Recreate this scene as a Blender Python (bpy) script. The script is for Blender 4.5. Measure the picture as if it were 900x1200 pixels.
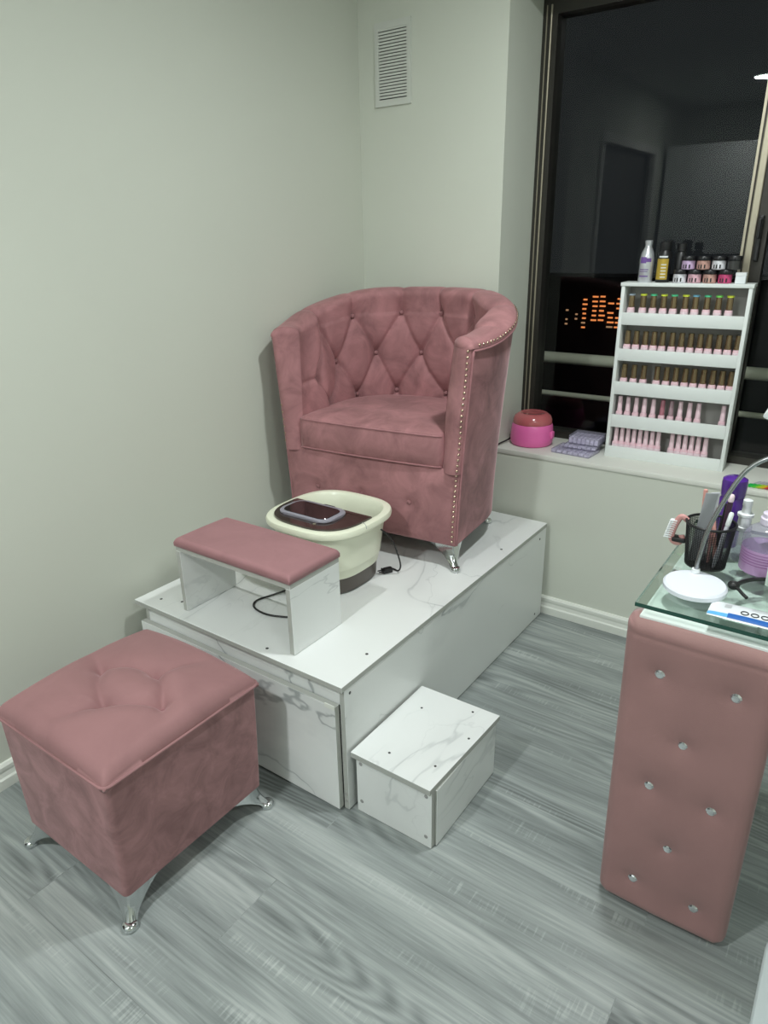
import bpy, bmesh, math, random
from mathutils import Vector, Matrix
random.seed(7)
SC = bpy.context.scene
COL = SC.collection
for o in list(bpy.data.objects): bpy.data.objects.remove(o)
R = math.radians
PI = math.pi

# ---------------------------------------------------------------- camera
cam_d = bpy.data.cameras.new('camera'); cam = bpy.data.objects.new('camera', cam_d); COL.objects.link(cam)
rt = Vector((0.81627342, 0.57740473, -0.01736313)); up = Vector((-0.19852356, 0.30862461, 0.93023612)); fw = Vector((-0.54248143, 0.75588003, -0.36655051))
m = Matrix((rt, up, -fw)).transposed().to_4x4(); m.translation = Vector((1.82253, -2.42996, 1.44962))
cam.matrix_world = m
cam_d.sensor_fit = 'VERTICAL'; cam_d.sensor_height = 24.0; cam_d.lens = 811.87 / 1200 * 24.0
cam_d.clip_start = 0.02; cam_d.clip_end = 600
SC.camera = cam

# ---------------------------------------------------------------- world, exposure
w = bpy.data.worlds.new('night_sky'); SC.world = w; w.use_nodes = True
w.node_tree.nodes['Background'].inputs[0].default_value = (0.62, 0.70, 0.78, 1)
w.node_tree.nodes['Background'].inputs[1].default_value = 0.014
SC.view_settings.view_transform = 'Standard'; SC.view_settings.look = 'None'
SC.view_settings.exposure = 0.34; SC.view_settings.gamma = 1.0
SC.view_settings.use_curve_mapping = False
LIGHTS = [((1.40, -0.95, 2.43), 17.0), ((0.79, -3.00, 2.43), 30.0), ((2.75, -2.30, 2.43), 8.0)]  # last entry is an added fill that lifts surfaces facing right
LIGHT_COL = (0.955, 1.0, 0.995)

# ---------------------------------------------------------------- materials
def nt(name):
    ma = bpy.data.materials.new(name); ma.use_nodes = True
    t = ma.node_tree; b = t.nodes['Principled BSDF']
    return ma, t, b
def mat(name, col, rough=.5, metal=0, sheen=0, spec=None, emis=None, es=0, trans=0, ior=None, coat=0, bump=None, var=None, alpha=None, aniso=None):
    ma, t, b = nt(name); I = b.inputs
    I['Base Color'].default_value = (*col, 1); I['Roughness'].default_value = rough; I['Metallic'].default_value = metal
    if sheen: I['Sheen Weight'].default_value = sheen; I['Sheen Roughness'].default_value = .4
    if spec is not None: I['Specular IOR Level'].default_value = spec
    if emis: I['Emission Color'].default_value = (*emis, 1); I['Emission Strength'].default_value = es
    if trans: I['Transmission Weight'].default_value = trans
    if ior: I['IOR'].default_value = ior
    if coat: I['Coat Weight'].default_value = coat
    tc = t.nodes.new('ShaderNodeTexCoord')
    if var:   # (scale, amount) colour mottling
        n = t.nodes.new('ShaderNodeTexNoise'); n.inputs['Scale'].default_value = var[0]; n.inputs['Detail'].default_value = 5
        t.links.new(tc.outputs['Object'], n.inputs['Vector'])
        r = t.nodes.new('ShaderNodeValToRGB'); a = var[1]
        r.color_ramp.elements[0].position = .3; r.color_ramp.elements[1].position = .7
        r.color_ramp.elements[0].color = (*[c * (1 - a) for c in col], 1); r.color_ramp.elements[1].color = (*[min(1, c * (1 + a)) for c in col], 1)
        t.links.new(n.outputs['Fac'], r.inputs['Fac']); t.links.new(r.outputs['Color'], I['Base Color'])
    if bump:  # (scale, strength, distance)
        n = t.nodes.new('ShaderNodeTexNoise'); n.inputs['Scale'].default_value = bump[0]; n.inputs['Detail'].default_value = 3
        t.links.new(tc.outputs['Object'], n.inputs['Vector'])
        bn = t.nodes.new('ShaderNodeBump'); bn.inputs['Strength'].default_value = bump[1]; bn.inputs['Distance'].default_value = bump[2]
        t.links.new(n.outputs['Fac'], bn.inputs['Height']); t.links.new(bn.outputs['Normal'], I['Normal'])
    return ma
def clear(name, tint, ior=1.45, rough=.02, haze=0., hazecol=(1, 1, 1)):
    """clear sheet: what is behind shows through, plus a mirror image by fresnel"""
    ma, t, b = nt(name); t.nodes.remove(b); out = t.nodes['Material Output']
    tr = t.nodes.new('ShaderNodeBsdfTransparent'); tr.inputs[0].default_value = (*tint, 1)
    gl = t.nodes.new('ShaderNodeBsdfGlossy'); gl.inputs['Roughness'].default_value = rough
    fr = t.nodes.new('ShaderNodeFresnel'); fr.inputs['IOR'].default_value = ior
    mx = t.nodes.new('ShaderNodeMixShader')
    ge = t.nodes.new('ShaderNodeNewGeometry'); iv = t.nodes.new('ShaderNodeMath'); iv.operation = 'SUBTRACT'; iv.inputs[0].default_value = 1; t.links.new(ge.outputs['Backfacing'], iv.inputs[1])
    mu = t.nodes.new('ShaderNodeMath'); mu.operation = 'MULTIPLY'; t.links.new(fr.outputs[0], mu.inputs[0]); t.links.new(iv.outputs[0], mu.inputs[1])
    t.links.new(mu.outputs[0], mx.inputs[0]); src = tr.outputs[0]
    if haze:
        d = t.nodes.new('ShaderNodeBsdfDiffuse'); d.inputs[0].default_value = (*hazecol, 1)
        m2 = t.nodes.new('ShaderNodeMixShader'); m2.inputs[0].default_value = haze
        t.links.new(tr.outputs[0], m2.inputs[1]); t.links.new(d.outputs[0], m2.inputs[2]); src = m2.outputs[0]
    t.links.new(src, mx.inputs[1]); t.links.new(gl.outputs[0], mx.inputs[2]); t.links.new(mx.outputs[0], out.inputs[0])
    return ma
def velvet(name, col, amt=.22, scale=9, sheen=.35):
    """short pile: brushed patches lie lighter or darker"""
    ma, t, b = nt(name); I = b.inputs; L = t.links
    tc = t.nodes.new('ShaderNodeTexCoord')
    n = t.nodes.new('ShaderNodeTexNoise'); n.inputs['Scale'].default_value = scale; n.inputs['Detail'].default_value = 6; n.inputs['Roughness'].default_value = .62; n.inputs['Distortion'].default_value = .7
    L.new(tc.outputs['Object'], n.inputs['Vector'])
    r = t.nodes.new('ShaderNodeValToRGB'); e = r.color_ramp.elements
    e[0].position = .34; e[1].position = .66
    e[0].color = (*[c * (1 - amt) for c in col], 1); e[1].color = (*[min(1, c * (1 + amt)) for c in col], 1)
    L.new(n.outputs['Fac'], r.inputs['Fac']); L.new(r.outputs['Color'], I['Base Color'])
    I['Roughness'].default_value = .75; I['Specular IOR Level'].default_value = .25
    I['Sheen Weight'].default_value = sheen; I['Sheen Roughness'].default_value = .35; I['Sheen Tint'].default_value = (1, .72, .74, 1)
    n2 = t.nodes.new('ShaderNodeTexNoise'); n2.inputs['Scale'].default_value = 420; n2.inputs['Detail'].default_value = 2
    L.new(tc.outputs['Object'], n2.inputs['Vector'])
    bn = t.nodes.new('ShaderNodeBump'); bn.inputs['Strength'].default_value = .12; bn.inputs['Distance'].default_value = .001
    L.new(n2.outputs['Fac'], bn.inputs['Height']); L.new(bn.outputs['Normal'], I['Normal'])
    return ma
def marble(name, off=(0, 0, 0)):
    ma, t, b = nt(name); I = b.inputs; L = t.links
    tc = t.nodes.new('ShaderNodeTexCoord'); mp = t.nodes.new('ShaderNodeMapping'); mp.inputs['Location'].default_value = off
    mp.inputs['Rotation'].default_value = (.5, .3, .8); mp.inputs['Scale'].default_value = (1, .62, 1)
    L.new(tc.outputs['Object'], mp.inputs['Vector'])
    def vein(scale, wid, seed, dist):
        n = t.nodes.new('ShaderNodeTexNoise'); n.noise_dimensions = '4D'; n.inputs['W'].default_value = seed
        n.inputs['Scale'].default_value = scale; n.inputs['Detail'].default_value = 5; n.inputs['Roughness'].default_value = .48; n.inputs['Distortion'].default_value = dist
        L.new(mp.outputs[0], n.inputs['Vector'])
        s = t.nodes.new('ShaderNodeMath'); s.operation = 'SUBTRACT'; s.inputs[1].default_value = .5; L.new(n.outputs['Fac'], s.inputs[0])
        a = t.nodes.new('ShaderNodeMath'); a.operation = 'ABSOLUTE'; L.new(s.outputs[0], a.inputs[0])
        mr = t.nodes.new('ShaderNodeMapRange'); mr.interpolation_type = 'SMOOTHSTEP'; mr.inputs['From Min'].default_value = 0; mr.inputs['From Max'].default_value = wid
        mr.inputs['To Min'].default_value = 1; mr.inputs['To Max'].default_value = 0; L.new(a.outputs[0], mr.inputs['Value'])
        return mr.outputs[0]
    v1 = vein(1.7, .006, 3.1, .5); v2 = vein(3.1, .006, 8.7, .8); soft = vein(1.7, .06, 3.1, .5)
    msk = t.nodes.new('ShaderNodeTexNoise'); msk.inputs['Scale'].default_value = 3.3; L.new(mp.outputs[0], msk.inputs['Vector'])
    mr = t.nodes.new('ShaderNodeMapRange'); mr.inputs['From Min'].default_value = .42; mr.inputs['From Max'].default_value = .62; L.new(msk.outputs['Fac'], mr.inputs['Value'])
    def mul(a, bv):
        q = t.nodes.new('ShaderNodeMath'); q.operation = 'MULTIPLY'; L.new(a, q.inputs[0])
        if isinstance(bv, float): q.inputs[1].default_value = bv
        else: L.new(bv, q.inputs[1])
        return q.outputs[0]
    def add(a, bv):
        q = t.nodes.new('ShaderNodeMath'); q.operation = 'ADD'; q.use_clamp = True; L.new(a, q.inputs[0]); L.new(bv, q.inputs[1]); return q.outputs[0]
    f = add(add(mul(mul(v1, mr.outputs[0]), .75), mul(mul(v2, mr.outputs[0]), .4)), mul(mul(soft, mr.outputs[0]), .22))
    mix = t.nodes.new('ShaderNodeMix'); mix.data_type = 'RGBA'; L.new(f, mix.inputs['Factor'])
    mix.inputs[6].default_value = (.77, .79, .775, 1); mix.inputs[7].default_value = (.36, .385, .385, 1)
    L.new(mix.outputs[2], I['Base Color']); I['Roughness'].default_value = .32
    return ma

M = {}
M['wall'] = mat('wall_paint', (.605, .630, .555), .8, spec=.25, bump=(260, .12, .001), var=(1.3, .015))
M['ceiling'] = mat('ceiling_paint', (.62, .64, .60), .9)
M['trim'] = mat('trim_paint', (.74, .76, .70), .45)
M['sill'] = mat('sill_paint', (.70, .71, .65), .5)
M['vent'] = mat('vent_plastic', (.60, .62, .57), .5)
M['dark'] = mat('near_black', (.02, .022, .02), .8)
M['bronze'] = mat('dark_bronze_aluminium', (.045, .042, .036), .4, metal=.5)
M['champagne'] = mat('champagne_aluminium', (.42, .38, .29), .38, metal=.6)
M['pane'] = clear('window_glass', (.93, .95, .94), ior=1.40, rough=.0)
M['velvet'] = velvet('dusty_rose_velvet', (.345, .165, .172), .25, 9)
M['velvet_side'] = velvet('dusty_rose_velvet_brushed', (.30, .145, .152), .38, 7)
M['ottoman_top'] = velvet('rose_velvet_smooth', (.30, .158, .160), .07, 6)
M['ottoman_side'] = velvet('rose_velvet_brushed', (.315, .17, .172), .25, 13)
M['footvelvet'] = velvet('rose_suede', (.345, .178, .188), .06, 8)
M['deskfabric'] = mat('rose_linen', (.32, .178, .172), .85, sheen=.25, bump=(500, .35, .001), var=(5, .08))
M['piping'] = velvet('dusty_rose_piping', (.33, .155, .165), .1, 20)
M['chrome'] = mat('polished_chrome', (.72, .74, .75), .12, metal=1)
M['chrome_darkened'] = mat('chrome_with_dark_reflection', (.36, .37, .38), .25, metal=1)  # chrome of the gooseneck, its dark reflections put into the base colour
M['lampwhite'] = mat('lamp_white', (.76, .79, .86), .3)
M['nail'] = mat('antique_brass_nail', (.62, .47, .36), .25, metal=1)
M['marble'] = marble('marble_laminate'); M['marble2'] = marble('marble_laminate_panel', (3.3, 1.2, .7)); M['marble3'] = marble('marble_laminate_step', (1.15, 7.1, 2.2))
M['edge'] = mat('board_edge_band', (.42, .43, .40), .55)
M['screw'] = mat('screw_head', (.10, .10, .10), .4, metal=.6)
M['cap'] = mat('screw_cover_cap', (.34, .34, .33), .5)
M['cream'] = mat('cream_plastic', (.80, .82, .66), .3)
M['brown'] = mat('brown_grey_plastic', (.10, .085, .075), .35)
M['lidbrown'] = mat('dark_brown_translucent_lid', (.035, .022, .018), .12, coat=.6)
M['lidframe'] = mat('lilac_grey_plastic', (.30, .29, .34), .3)
M['lidblack'] = mat('glossy_black_panel', (.010, .007, .008), .1, coat=.5)
M['black'] = mat('black_plastic', (.012, .012, .013), .4)
M['cable'] = mat('black_cable', (.010, .010, .010), .45)
M['white'] = mat('white_plastic', (.80, .83, .84), .35)
M['whitepaint'] = mat('white_painted_board', (.74, .78, .76), .4)
M['hotpink'] = mat('hot_pink_plastic', (.86, .17, .46), .3)
M['redlid'] = mat('translucent_red_lid', (.50, .13, .14), .12, coat=.5)
M['acrylic'] = clear('clear_acrylic', (.90, .90, .94), rough=.08, haze=.22, hazecol=(.60, .58, .72))
M['tips'] = mat('pale_nail_tips', (.62, .58, .70), .4, var=(90, .35))
M['glass'] = clear('table_glass', (.90, .95, .92), ior=1.5, rough=.0)
M['glassedge'] = mat('green_glass_edge', (.012, .07, .05), .12, coat=.5)
M['desktop'] = mat('white_gloss_board', (.78, .81, .80), .25)
M['greyfabric'] = mat('grey_seat_vinyl', (.36, .40, .40), .55)
M['pinkglass'] = mat('pink_lacquer_bottle', (.82, .56, .62), .3, coat=.4)
M['pinklabel'] = mat('pale_pink_label', (.86, .70, .75), .4)
M['goldcap'] = mat('gold_brown_cap', (.30, .22, .125), .22, metal=.75)
M['pinkcap'] = mat('pale_pink_cap', (.84, .62, .68), .35)
M['rosecap'] = mat('dusty_rose_cap', (.42, .16, .20), .35)
M['mauvecap'] = mat('mauve_grey_cap', (.36, .24, .27), .35)

def floor_mat():
    ma, t, b = nt('grey_wood_planks'); I = b.inputs; L = t.links
    N = lambda k: t.nodes.new('ShaderNode' + k)
    tc = N('TexCoord')
    mp = N('Mapping'); mp.inputs['Location'].default_value = (.35, .06, 0); L.new(tc.outputs['Object'], mp.inputs['Vector'])
    br = N('TexBrick'); br.offset = .37; br.inputs['Scale'].default_value = 1; br.inputs['Brick Width'].default_value = 1.22; br.inputs['Row Height'].default_value = .19
    br.inputs['Mortar Size'].default_value = .0012; br.inputs['Mortar Smooth'].default_value = .3; br.inputs['Bias'].default_value = 0
    br.inputs['Color1'].default_value = (0, 0, 0, 1); br.inputs['Color2'].default_value = (1, 1, 1, 1); br.inputs['Mortar'].default_value = (.5, .5, .5, 1)
    L.new(mp.outputs[0], br.inputs['Vector'])
    # offset per plank
    sx = N('SeparateXYZ'); L.new(mp.outputs[0], sx.inputs[0])
    def math_(op, a, bb=None, clamp=False):
        q = N('Math'); q.operation = op; q.use_clamp = clamp
        for i, v in enumerate((a, bb)):
            if v is None: continue
            if isinstance(v, (int, float)): q.inputs[i].default_value = v
            else: L.new(v, q.inputs[i])
        return q.outputs[0]
    pid = N('SeparateColor'); L.new(br.outputs['Color'], pid.inputs[0]); pid = pid.outputs[0]
    X = math_('ADD', sx.outputs[0], math_('MULTIPLY', pid, 13.7)); Y = math_('ADD', sx.outputs[1], math_('MULTIPLY', pid, 5.3))
    def vec(kx, ky, oz=0.):
        c = N('CombineXYZ'); L.new(math_('MULTIPLY', X, kx), c.inputs[0]); L.new(math_('MULTIPLY', Y, ky), c.inputs[1]); c.inputs[2].default_value = oz; return c.outputs[0]
    def noise(v, det=4, ro=.5, dist=0):
        n = N('TexNoise'); n.inputs['Scale'].default_value = 1; n.inputs['Detail'].default_value = det; n.inputs['Roughness'].default_value = ro; n.inputs['Distortion'].default_value = dist
        L.new(v, n.inputs['Vector']); return n.outputs['Fac']
    lowf = noise(vec(.85, 6.5), 1.5, .3, .15)
    rings = math_('SINE', math_('MULTIPLY', lowf, 130))
    rings = math_('MULTIPLY', math_('ADD', rings, 1), .5)
    broad = noise(vec(1.1, 11, 3), 3, .55)
    fine = noise(vec(5, 150, 1), 4, .6)
    mid = noise(vec(2.2, 42, 6), 4, .6)
    ringmask = N('MapRange'); ringmask.inputs['From Min'].default_value = .47; ringmask.inputs['From Max'].default_value = .62; L.new(noise(vec(1.3, 5, 9), 1), ringmask.inputs['Value'])
    rg = math_('MULTIPLY', math_('SUBTRACT', rings, .5), math_('ADD', math_('MULTIPLY', ringmask.outputs[0], .26), .05))
    f = math_('ADD', math_('MULTIPLY', math_('SUBTRACT', broad, .5), 1.25), math_('MULTIPLY', math_('SUBTRACT', mid, .5), .45))
    f = math_('ADD', f, math_('MULTIPLY', math_('SUBTRACT', fine, .5), .75)); f = math_('ADD', f, rg)
    f = math_('ADD', f, math_('MULTIPLY', math_('SUBTRACT', pid, .5), .10))
    # pale cross-grain saw marks in patches
    saw = noise(vec(130, 9, 12), 2, .5); sm = N('MapRange'); sm.inputs['From Min'].default_value = .52; sm.inputs['From Max'].default_value = .66; L.new(saw, sm.inputs['Value'])
    pm = N('MapRange'); pm.inputs['From Min'].default_value = .58; pm.inputs['From Max'].default_value = .70; L.new(noise(vec(3, 14, 15), 1), pm.inputs['Value'])
    f = math_('ADD', f, math_('MULTIPLY', math_('MULTIPLY', sm.outputs[0], pm.outputs[0]), .28))
    f = math_('ADD', f, .5, True)
    r = N('ValToRGB'); e = r.color_ramp.elements
    e[0].position = .08; e[0].color = (.135, .150, .148, 1); e[1].position = .92; e[1].color = (.43, .46, .445, 1)
    k = e.new(.5); k.color = (.27, .298, .290, 1)
    L.new(f, r.inputs['Fac'])
    mx = N('Mix'); mx.data_type = 'RGBA'; L.new(math_('MULTIPLY', br.outputs['Fac'], .12), mx.inputs['Factor']); L.new(r.outputs['Color'], mx.inputs[6]); mx.inputs[7].default_value = (.14, .16, .155, 1)
    L.new(mx.outputs[2], I['Base Color']); I['Roughness'].default_value = .38; I['Specular IOR Level'].default_value = .4
    bn = N('Bump'); bn.inputs['Strength'].default_value = .25; bn.inputs['Distance'].default_value = .001; L.new(f, bn.inputs['Height']); L.new(bn.outputs[0], I['Normal'])
    return ma
M['floor'] = floor_mat()

# ---------------------------------------------------------------- mesh helpers
def V(*a): return Vector(a)
def link(name, bm, ma, parent=None, smooth=False, loc=None, rot=None, label=None):
    me = bpy.data.meshes.new(name); bm.normal_update()
    bm.to_mesh(me); bm.free()
    for x in (ma if isinstance(ma, (list, tuple)) else [ma]): me.materials.append(M[x])
    if smooth:
        for p in me.polygons: p.use_smooth = True
        if smooth == 'auto':
            me.set_sharp_from_angle(angle=R(38))
    o = bpy.data.objects.new(name, me); COL.objects.link(o)
    if parent: o.parent = parent
    if loc: o.location = loc
    if rot: o.rotation_euler = rot
    if label: o['label'] = label
    return o
def thing(name, label, cat, loc=(0, 0, 0), rotz=0, group=None):
    o = bpy.data.objects.new(name, None); COL.objects.link(o); o.empty_display_size = .05
    o.location = loc; o.rotation_euler = (0, 0, rotz); o['label'] = label; o['category'] = cat
    if group: o['group'] = group
    return o
def tag(o, label, cat, group=None):
    o['label'] = label; o['category'] = cat
    if group: o['group'] = group
    return o
def struct(o): o['kind'] = 'structure'; return o
def box(bm, a, b, mi=0, bev=0, seg=2, mtx=None, edge_mi=None):
    """box from corner a to corner b; edge_mi: material of the narrow faces"""
    vs = [bm.verts.new((x, y, z)) for x in (a[0], b[0]) for y in (a[1], b[1]) for z in (a[2], b[2])]
    fs = [bm.faces.new([vs[i] for i in q]) for q in ((0, 1, 3, 2), (4, 6, 7, 5), (0, 4, 5, 1), (2, 3, 7, 6), (0, 2, 6, 4), (1, 5, 7, 3))]
    d = [abs(b[i] - a[i]) for i in range(3)]; thin = d.index(min(d))
    for i, f in enumerate(fs):
        f.material_index = mi
        if edge_mi is not None and i // 2 != thin: f.material_index = edge_mi
    if bev:
        es = list({e for f in fs for e in f.edges})
        bmesh.ops.bevel(bm, geom=es, offset=bev, segments=seg, profile=.5, affect='EDGES')
    if mtx is not None:
        bmesh.ops.transform(bm, matrix=mtx, verts=bm.verts)
    return bm
def boxo(name, a, b, ma, parent=None, bev=0, seg=2, edge_mi=None, smooth=False, label=None):
    bm = bmesh.new(); box(bm, a, b, 0, bev, seg, None, edge_mi); return link(name, bm, ma, parent, smooth or ('auto' if bev else False), label=label)
def lathe(bm, prof, n=32, c=(0, 0, 0), cap=True, sx=1, sy=1, mi=0, power=None):
    rings = []
    for r, z in prof:
        ring = []
        for i in range(n):
            a = 2 * PI * i / n; ca, sa = math.cos(a), math.sin(a)
            if power:
                ca = math.copysign(abs(ca) ** (2 / power), ca); sa = math.copysign(abs(sa) ** (2 / power), sa)
            ring.append(bm.verts.new((c[0] + r * ca * sx, c[1] + r * sa * sy, c[2] + z)))
        rings.append(ring)
    for a, b in zip(rings, rings[1:]):
        for i in range(n):
            f = bm.faces.new((a[i], a[(i + 1) % n], b[(i + 1) % n], b[i])); f.material_index = mi
    if cap:
        f = bm.faces.new(rings[0][::-1]); f.material_index = mi
        f = bm.faces.new(rings[-1]); f.material_index = mi
    return bm
def catmull(pts, k=8):
    P = [Vector(p) for p in pts]; P = [P[0] * 2 - P[1]] + P + [P[-1] * 2 - P[-2]]; out = []
    for i in range(1, len(P) - 2):
        for j in range(k):
            t = j / k; a, b, c, d = P[i - 1:i + 3]
            out.append(.5 * ((2 * b) + (c - a) * t + (2 * a - 5 * b + 4 * c - d) * t * t + (3 * b - a - 3 * c + d) * t ** 3))
    out.append(P[-2]); return out
def sweep(bm, pts, r, n=8, closed=False, mi=0, ry=None):
    pts = [Vector(p) for p in pts]; N = len(pts); rings = []
    upv = Vector((0, 0, 1)); prev = None
    for i, p in enumerate(pts):
        if closed: t = pts[(i + 1) % N] - pts[i - 1]
        else: t = pts[min(i + 1, N - 1)] - pts[max(i - 1, 0)]
        t.normalize()
        if prev is None:
            a = upv.cross(t)
            if a.length < .1: a = Vector((1, 0, 0)).cross(t)
        else: a = prev - t * prev.dot(t)
        a.normalize(); prev = a; b = t.cross(a)
        rr = r[i] if isinstance(r, (list, tuple)) else r
        r2 = ry if ry else rr
        rings.append([bm.verts.new(p + a * rr * math.cos(2 * PI * j / n) + b * r2 * math.sin(2 * PI * j / n)) for j in range(n)])
    rg = range(N if closed else N - 1)
    for i in rg:
        a, b = rings[i], rings[(i + 1) % N]
        for j in range(n):
            f = bm.faces.new((a[j], a[(j + 1) % n], b[(j + 1) % n], b[j])); f.material_index = mi
    if not closed:
        bm.faces.new(rings[0][::-1]).material_index = mi; bm.faces.new(rings[-1]).material_index = mi
    return bm
def tubeo(name, pts, r, ma, parent=None, n=8, k=8, closed=False):
    bm = bmesh.new(); sweep(bm, catmull(pts, k) if not closed else pts, r, n, closed); return link(name, bm, ma, parent, True)
def grid(bm, fn, nu, nv, mi=0, wrap=False):
    vs = [[bm.verts.new(fn(i / nu, j / nv)) for j in range(nv + 1)] for i in range(nu + (0 if wrap else 1))]
    for i in range(nu):
        for j in range(nv):
            a, b = vs[i], vs[(i + 1) % len(vs)]
            f = bm.faces.new((a[j], b[j], b[j + 1], a[j + 1])); f.material_index = mi
    return vs
def prism(bm, poly, z0, z1, mi=0, bev=0, seg=3):
    lo = [bm.verts.new((p[0], p[1], z0)) for p in poly]; hi = [bm.verts.new((p[0], p[1], z1)) for p in poly]
    n = len(poly); fs = [bm.faces.new(lo[::-1]), bm.faces.new(hi)]
    for i in range(n): fs.append(bm.faces.new((lo[i], lo[(i + 1) % n], hi[(i + 1) % n], hi[i])))
    for f in fs: f.material_index = mi
    if bev:
        es = [e for e in fs[0].edges] + [e for e in fs[1].edges]
        bmesh.ops.bevel(bm, geom=es, offset=bev, segments=seg, profile=.5, affect='EDGES')
    return bm
def dup(root, loc, rotz=None, label=None, group=None):
    r = root.copy(); COL.objects.link(r); r.location = loc
    if rotz is not None: r.rotation_euler = (0, 0, rotz)
    if label: r['label'] = label
    if group: r['group'] = group
    for ch in list(root.children):
        c = ch.copy(); COL.objects.link(c); c.parent = r
        for g in ch.children:
            d = g.copy(); COL.objects.link(d); d.parent = c
    return r
def sst(a, b, x):
    t = max(0., min(1., (x - a) / (b - a))); return t * t * (3 - 2 * t)
def rrect(w, d, r, n=6, cx=0, cy=0):
    out = []
    for k, (sx, sy) in enumerate(((1, 1), (-1, 1), (-1, -1), (1, -1))):
        for i in range(n + 1):
            a = PI / 2 * k + PI / 2 * i / n
            out.append((cx + sx * (w - r) + r * math.cos(a), cy + sy * (d - r) + r * math.sin(a)))
    return out

# ================================================================ ROOM
H = .4068          # platform top
ZS = .668          # window sill
CE = 2.46          # ceiling
XW, DW = .617, .26 # reveal edge, reveal depth
XE, YB = 3.3, -4.1 # right wall, back wall
WT = 2.225         # top of the window opening
struct(boxo('floor', (-.12, YB - .12, -.08), (XE + .12, .38, 0), 'floor'))
struct(boxo('ceiling', (-.12, YB - .12, CE), (XE + .12, .38, CE + .1), 'ceiling'))
bm = bmesh.new(); box(bm, (-.12, YB - .12, 0), (0, -3.35, CE)); box(bm, (-.12, -2.12, 0), (0, .38, CE)); box(bm, (-.12, -3.35, 2.05), (0, -2.12, CE))
struct(link('wall_left', bm, 'wall'))
bm = bmesh.new(); box(bm, (0, 0, 0), (XW, .38, CE)); box(bm, (XW, 0, 0), (XE, .38, ZS - .02)); box(bm, (XW, 0, WT), (XE, .38, CE)); box(bm, (3.0, 0, ZS - .02), (XE, .38, WT))
struct(link('wall_back', bm, 'wall'))
struct(boxo('wall_right', (XE, YB - .12, 0), (XE + .12, .38, CE), 'wall'))
struct(boxo('wall_front', (-.12, YB - .12, 0), (XE + .12, YB, CE), 'wall'))
struct(boxo('trim_1', (XW, -.004, ZS - .02), (3.0, .36, ZS), 'sill', bev=.003))
# skirting boards
def skirt(name, p0, p1, nrm):
    d = Vector(p1) - Vector(p0); n = Vector(nrm); bm = bmesh.new()
    prof = [(0, 0), (.016, 0), (.016, .030), (.012, .036), (.010, .050), (.012, .058), (.012, .068), (.007, .076), (0, .077)]
    a = [bm.verts.new(Vector(p0) + n * x + V(0, 0, z)) for x, z in prof]; b = [bm.verts.new(Vector(p1) + n * x + V(0, 0, z)) for x, z in prof]
    for i in range(len(prof) - 1): bm.faces.new((a[i], a[i + 1], b[i + 1], b[i]))
    bm.faces.new(a); bm.faces.new(b[::-1]); bmesh.ops.recalc_face_normals(bm, faces=bm.faces)
    return struct(link(name, bm, 'trim'))
skirt('baseboard_left', (0, -2.12, 0), (0, 0, 0), (1, 0, 0))
skirt('baseboard_back', (.0, 0, 0), (XE, 0, 0), (0, -1, 0))
skirt('baseboard_front', (0, YB, 0), (XE, YB, 0), (0, 1, 0))
# plaster patches on the left wall
# dark doorway on the left wall behind the camera and a door leaf in it
dr = thing('door_1', 'dark panelled door in the left wall', 'door', (0, -2.735, 0)); dr['kind'] = 'structure'
boxo('door_leaf', (-.09, -.60, .005), (-.05, .60, 2.04), 'bronze', dr)
bm = bmesh.new(); box(bm, (-.03, -.66, 0), (.015, -.60, 2.1)); box(bm, (-.03, .60, 0), (.015, .66, 2.1)); box(bm, (-.03, -.60, 2.04), (.015, .60, 2.1)); link('door_frame', bm, 'trim', dr)
# wardrobe on the wall behind the camera (seen only as a faint reflection in the window)
wr = thing('wardrobe', 'tall pale built-in wardrobe with two flat doors behind the camera', 'wardrobe', (.0, YB, 0))
boxo('carcass', (.03, .005, .0), (1.33, .50, 2.12), 'whitepaint', wr)
for x0 in (.035, .685):
    d = boxo('door', (x0, .50, .02), (x0 + .64, .52, 2.10), 'whitepaint', wr, bev=.002)
    hx = x0 + (.60 if x0 < .1 else .04)
    boxo('handle', (hx - .006, .52, .95), (hx + .006, .54, 1.15), 'chrome', d)

# ---------------------------------------------------------------- window
wn = bpy.data.objects.new('window_1', None); COL.objects.link(wn); wn.location = (0, 0, 0); wn['kind'] = 'structure'
XM = 1.388
bm = bmesh.new()
box(bm, (XW, .262, ZS), (XW + .055, .34, WT)); box(bm, (2.945, .262, ZS), (3.0, .34, WT))
box(bm, (XW + .055, .262, WT - .06), (2.945, .34, WT)); box(bm, (XW + .055, .262, ZS), (2.945, .34, ZS + .028))
link('window_frame', bm, 'bronze', wn)
bm = bmesh.new()
box(bm, (XW + .030, .256, ZS + .03), (XW + .036, .262, WT - .03), bev=.002); box(bm, (XW + .014, .258, ZS + .03), (XW + .017, .262, WT - .03))
link('frame_bead', bm, 'champagne', wn)
bm = bmesh.new(); box(bm, (XM - .020, .264, ZS + .028), (XM - .012, .30, WT - .06)); box(bm, (XM - .006, .258, ZS + .028), (XM + .016, .30, WT - .06), bev=.003)
link('sash_stile', bm, 'champagne', wn)
bm = bmesh.new(); box(bm, (XM - .012, .27, ZS + .028), (XM + .05, .32, WT - .06)); link('sash_frame', bm, 'bronze', wn)
bm = bmesh.new(); box(bm, (XM + .022, .250, 1.36), (XM + .036, .270, 1.50), bev=.004); box(bm, (XM + .026, .225, 1.43), (XM + .034, .252, 1.49), bev=.003); link('sash_latch', bm, 'black', wn)
struct(boxo('window_pane', (XW + .055, .300, ZS + .028), (XM, .304, WT - .06), 'pane', wn))
boxo('window_pane', (XM + .05, .292, ZS + .028), (2.945, .296, WT - .06), 'pane', wn)
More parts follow.
